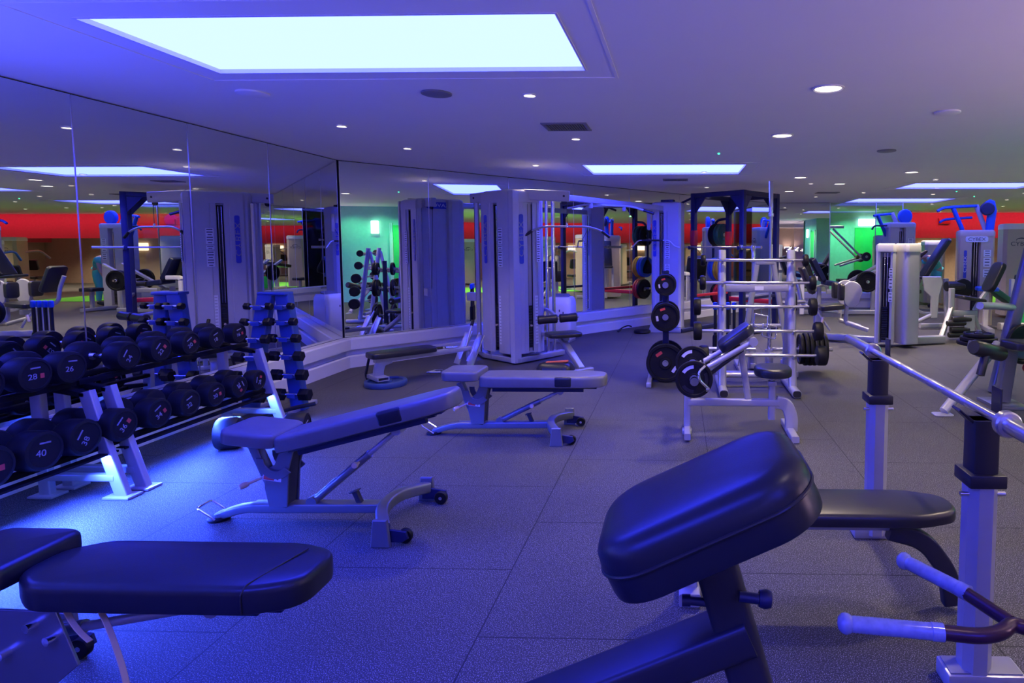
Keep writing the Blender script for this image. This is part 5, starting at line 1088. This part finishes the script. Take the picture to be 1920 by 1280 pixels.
mb = MB(); mb.pad(padpoly(1.1, .30, .03, .03, .07, .07), Matrix.Translation((2.95, 5.55, .575)) @ Matrix.Rotation(R(16), 4, 'Z') @ Matrix.Rotation(R(4), 4, 'Y'), .08, .025); mb.done('seat_pad', 'dvinyl', t)
mb = MB(); mb.sweep([(3.24, 6.3, .0), (3.33, 6.3, .45), (3.62, 6.3, 1.80)], rrect(.13, .11, .03, 3), .1, up=(0, 1, 0)); mb.done('leaning_upright', 'bsilver', t)
mb = MB(); mb.tube([(2.86, 5.9, .93), (3.15, 6.18, .90), (3.9, 6.5, .82)], .036, 12); mb.done('cross_tube', 'silver', t)
mb = MB(); mb.rtube([(3.10, 5.78, .53), (3.05, 5.80, .04)], .12, .09, up=(0, 1, 0)); mb.box((3.06, 5.8, .015), (.3, .4, .03)); mb.done('rear_post', 'bsilver', t)
mb = MB(); mb.lathe([(0, 0), (.05, 0), (.05, .03), (0, .03)], (3.24, 5.74, .37), (0, -1, 0), 16); mb.done('red_knob', 'red', t)
for k in range(3): plate('black plate lying on the low storage arm of the incline bench, %s from the bottom' % ORD[k], (2.98, 6.15, .52+.04*k), (0, 0, 1), .20-.03*k, .036, 'rubber')
mb = MB(); mb.tube([(2.98, 6.15, .40), (2.98, 6.15, .66)], .022, 10); mb.rtube([(2.98, 6.15, .45), (3.14, 6.28, .42)], .05, .05); mb.lathe([(0, 0), (.06, 0), (.06, .02), (0, .02)], (2.98, 6.15, .497)); mb.done('storage_arm', 'bsilver', t)
plate('large black plate on the right side peg of the incline bench', (3.42, 6.2, .52), (.3, -1, .0), .2, .05, 'rubber')
mb = MB(); mb.tube([(3.2, 6.3, .52), (3.42, 6.22, .52), (3.44, 6.10, .52)], .022, 10); mb.done('side_peg', 'bsilver', t)
# machines that only the mirrors show
hid = [((7.2, 2.6, 0), 30), ((9.8, 3.4, 0), 100), ((12.4, 6.6, 0), 80), ((12.6, 9.6, 0), 95), ((10.9, 12.2, 0), 120), ((8.7, 0.2, 0), 20), ((4.7, -2.6, 0), 10), ((6.9, -2.4, 0), -8), ((13.4, 15.2, 0), 140), ((9.6, 15.4, 0), 150), ((11.8, 18.0, 0), 170), ((7.9, 10.9, 0), 60), ((14.6, 3.2, 0), 100)]
for k, (loc, rz) in enumerate(hid):
    if 5.2 < loc[0] < 7.4 and 2 < loc[1] < 6.6: continue
    t = thing('hall_machine', 'grey weight machine in the far hall, %s of its line, seen in the mirrors' % (ORD[k] if k < 12 else 'last'), 'weight machine', loc, rz, 'machines of the far hall')
    tower(t, .58, .44, 1.55+.1*(k % 4), 'taupe' if k % 3 else 'shroud', True, True, None, None, True, capmat='white')
    bx(t, 'base_frame', 'silver', [(0, -.2, .05), (0, -1.15, .05)], .1, .08); bx(t, 'cross_frame', 'silver', [(-.4, -1.0, .05), (.4, -1.0, .05)], .08, .06)
    bx(t, 'seat_post', 'silver', [(0, -.75, .06), (0, -.75, .46)], .07, .07); pd(t, 'seat_pad', 'vinyl', (0, -.75, .5), .38, .36, .08, (0, 0, 0)); pd(t, 'back_pad', 'vinyl', (0, -.5, .9), .6, .32, .08, (78, 0, 0))
    for s in (-1, 1): tb(t, 'handle_arm', 'blue' if k % 4 == 1 else 'silver', [(s*.26, -.1, 1.3), (s*.38, -.5, 1.35), (s*.38, -.85, 1.1)], .03, .15)
# ---- people
def person(name, label, loc, rz, J, top, bottom, hairlen=.10, skin='skin'):
    """J: joint dict in metres; one skinned surface for the body, clothing grown over it"""
    t = thing(name, label, 'person', loc, rz)
    def skin_mesh(nm, chains, mat, par, sub=2):
        vs, es, rad, idx = [], [], [], {}
        for ch in chains:
            prev = None
            for (p, r_) in ch:
                key = tuple(round(a, 4) for a in p)
                if key not in idx: idx[key] = len(vs); vs.append(p); rad.append(r_)
                i = idx[key]
                if prev is not None and prev != i: es.append((prev, i))
                prev = i
        me = bpy.data.meshes.new(nm); me.from_pydata(vs, es, []); o = bpy.data.objects.new(nm, me); COL.objects.link(o)
        md = o.modifiers.new('s', 'SKIN'); md.use_smooth_shade = True
        for i, r_ in enumerate(rad): me.skin_vertices[0].data[i].radius = (r_ if isinstance(r_, tuple) else (r_, r_))
        me.skin_vertices[0].data[0].use_root = True
        if sub: m_ = o.modifiers.new('d', 'SUBSURF'); m_.levels = sub; m_.render_levels = sub
        dg = bpy.context.evaluated_depsgraph_get(); me2 = bpy.data.meshes.new_from_object(o.evaluated_get(dg)); bpy.data.objects.remove(o)
        for p in me2.polygons: p.use_smooth = True
        me2.materials.clear(); me2.materials.append(M[mat]); q = bpy.data.objects.new(nm, me2); COL.objects.link(q); q.parent = par; return q
    j = {k: tuple(v) for k, v in J.items()}
    lerp = lambda a, b, f: tuple(a[i]+(b[i]-a[i])*f for i in range(3))
    ch = [[(j['pelvis'], .11), (j['waist'], .10), (j['chest'], .125), (j['neck'], .055), (j['headlow'], .07), (j['head'], .095), (j['crown'], .07)]]
    for s in ('l', 'r'):
        ch.append([(j['chest'], .125), (j['sh'+s], .06), (j['el'+s], .042), (j['wr'+s], .028), (j['ha'+s], .034)])
        for k, (sp, ln) in enumerate(((-.03, .05), (-.01, .075), (.01, .08), (.03, .065))):
            d = Vector(j['ha'+s])-Vector(j['wr'+s]); d.normalize(); o = d.orthogonal().normalized(); b_ = Vector(j['ha'+s])+o*sp
            ch.append([(j['ha'+s], .034), (tuple(b_+d*ln*.5), .009), (tuple(b_+d*ln+d.cross(o)*.02), .008)])
        d = Vector(j['ha'+s])-Vector(j['wr'+s]); d.normalize(); o = d.orthogonal().normalized(); ch.append([(j['ha'+s], .034), (tuple(Vector(j['wr'+s])+d*.03+o*.05), .010), (tuple(Vector(j['wr'+s])+d*.07+o*.06), .009)])
        ch.append([(j['pelvis'], .11), (j['hi'+s], .088), (j['kn'+s], .06), (lerp(j['kn'+s], j['an'+s], .35), .058), (j['an'+s], .036), (j['to'+s], .035)])
    b_ = skin_mesh('body', ch, skin, t)
    cc = [[(j['pelvis'], .14), (j['waist'], .13), (j['chest'], .155)]]
    for s in ('l', 'r'): cc.append([(j['chest'], .155), (j['sh'+s], .09), (lerp(j['sh'+s], j['el'+s], .5), .068)])
    skin_mesh('shirt', cc, top, t)
    cc = [[(lerp(j['pelvis'], j['waist'], .3), .142), (j['pelvis'], .148)]]
    for s in ('l', 'r'): cc.append([(j['pelvis'], .148), (j['hi'+s], .118), (j['kn'+s], .08), (lerp(j['kn'+s], j['an'+s], .5), .066), (lerp(j['kn'+s], j['an'+s], .92), .05)])
    skin_mesh('trousers', cc, bottom, t)
    for s in ('l', 'r'):
        skin_mesh('shoe', [[(lerp(j['an'+s], j['to'+s], -.25), .045), (lerp(j['an'+s], j['to'+s], .5), .048), (lerp(j['an'+s], j['to'+s], 1.1), .038)]], 'dark', t)
    h = Vector(j['head']); c_ = Vector(j['crown']); up = (c_-Vector(j['headlow'])).normalized(); fw = Vector(J['face']).normalized(); bk = -fw
    cc = [[(tuple(h+up*.06+bk*.015), .10), (tuple(h+bk*.045), .095), (tuple(h-up*hairlen+bk*.075), .05), (tuple(h-up*(hairlen+.12)+bk*.08), .03)]]
    skin_mesh('hair', cc, 'hair', t)
    sd = up.cross(fw).normalized()
    for s in (-1, 1):
        mb = MB(); mb.lathe([(0, -.008), (.011, -.003), (.011, .003), (0, .008)], h+fw*.088+sd*s*.034+up*.005, fw, 12); mb.done('eye', 'ink', t)
        mb = MB(); mb.lathe([(0, -.01), (.022, -.006), (.026, .0), (.02, .008), (0, .01)], h+sd*s*.096, sd*s, 12); mb.done('ear', skin, t)
    mb = MB(); mb.lathe([(.016, 0), (.012, .018), (.004, .03), (0, .031)], h+fw*.085-up*.02, fw-up*.3, 12); mb.done('nose', skin, t)
    mb = MB(); mb.box((0, 0, 0), (.042, .008, .010), b=.003); o = mb.done('mouth', 'rprint', t); o.location = h+fw*.085-up*.062
    return t
person('person', 'person in teal clothes bending forward beside the purple lit weight tower', (6.15, 14.95, 0), 0, dict(
    pelvis=(.08, .05, .90), waist=(.02, -.02, 1.04), chest=(-.16, -.08, 1.20), neck=(-.31, -.10, 1.24), headlow=(-.37, -.11, 1.23), head=(-.45, -.12, 1.20), crown=(-.51, -.13, 1.15), face=(-.6, -.1, -1),
    shl=(-.20, .10, 1.17), ell=(-.24, .14, .90), wrl=(-.30, .10, .68), hal=(-.32, .09, .61), shr=(-.20, -.26, 1.17), elr=(-.24, -.28, .90), wrr=(-.30, -.22, .68), har=(-.32, -.21, .61),
    hil=(.08, .14, .86), knl=(.0, .15, .47), anl=(.06, .14, .08), tol=(-.08, .14, .04), hir=(.08, -.05, .86), knr=(.0, -.06, .47), anr=(.06, -.05, .08), tor=(-.08, -.05, .04)), 'teal', 'teal')
person('person', 'person with long dark hair and cream top standing near the green turf strip', (9.0, 5.9, 0), 100, dict(
    pelvis=(0, 0, .92), waist=(0, 0, 1.06), chest=(0, 0, 1.27), neck=(0, 0, 1.43), headlow=(0, 0, 1.49), head=(0, -.01, 1.57), crown=(0, 0, 1.64), face=(0, -1, -.05),
    shl=(.17, 0, 1.37), ell=(.27, -.04, 1.12), wrl=(.22, -.25, 1.05), hal=(.21, -.32, 1.05), shr=(-.17, 0, 1.37), elr=(-.27, -.04, 1.12), wrr=(-.22, -.25, 1.05), har=(-.21, -.32, 1.05),
    hil=(.09, 0, .88), knl=(.10, -.02, .48), anl=(.10, .02, .08), tol=(.11, -.12, .04), hir=(-.09, 0, .88), knr=(-.10, -.02, .48), anr=(-.10, .02, .08), tor=(-.11, -.12, .04)), 'cream', 'dark', .16)
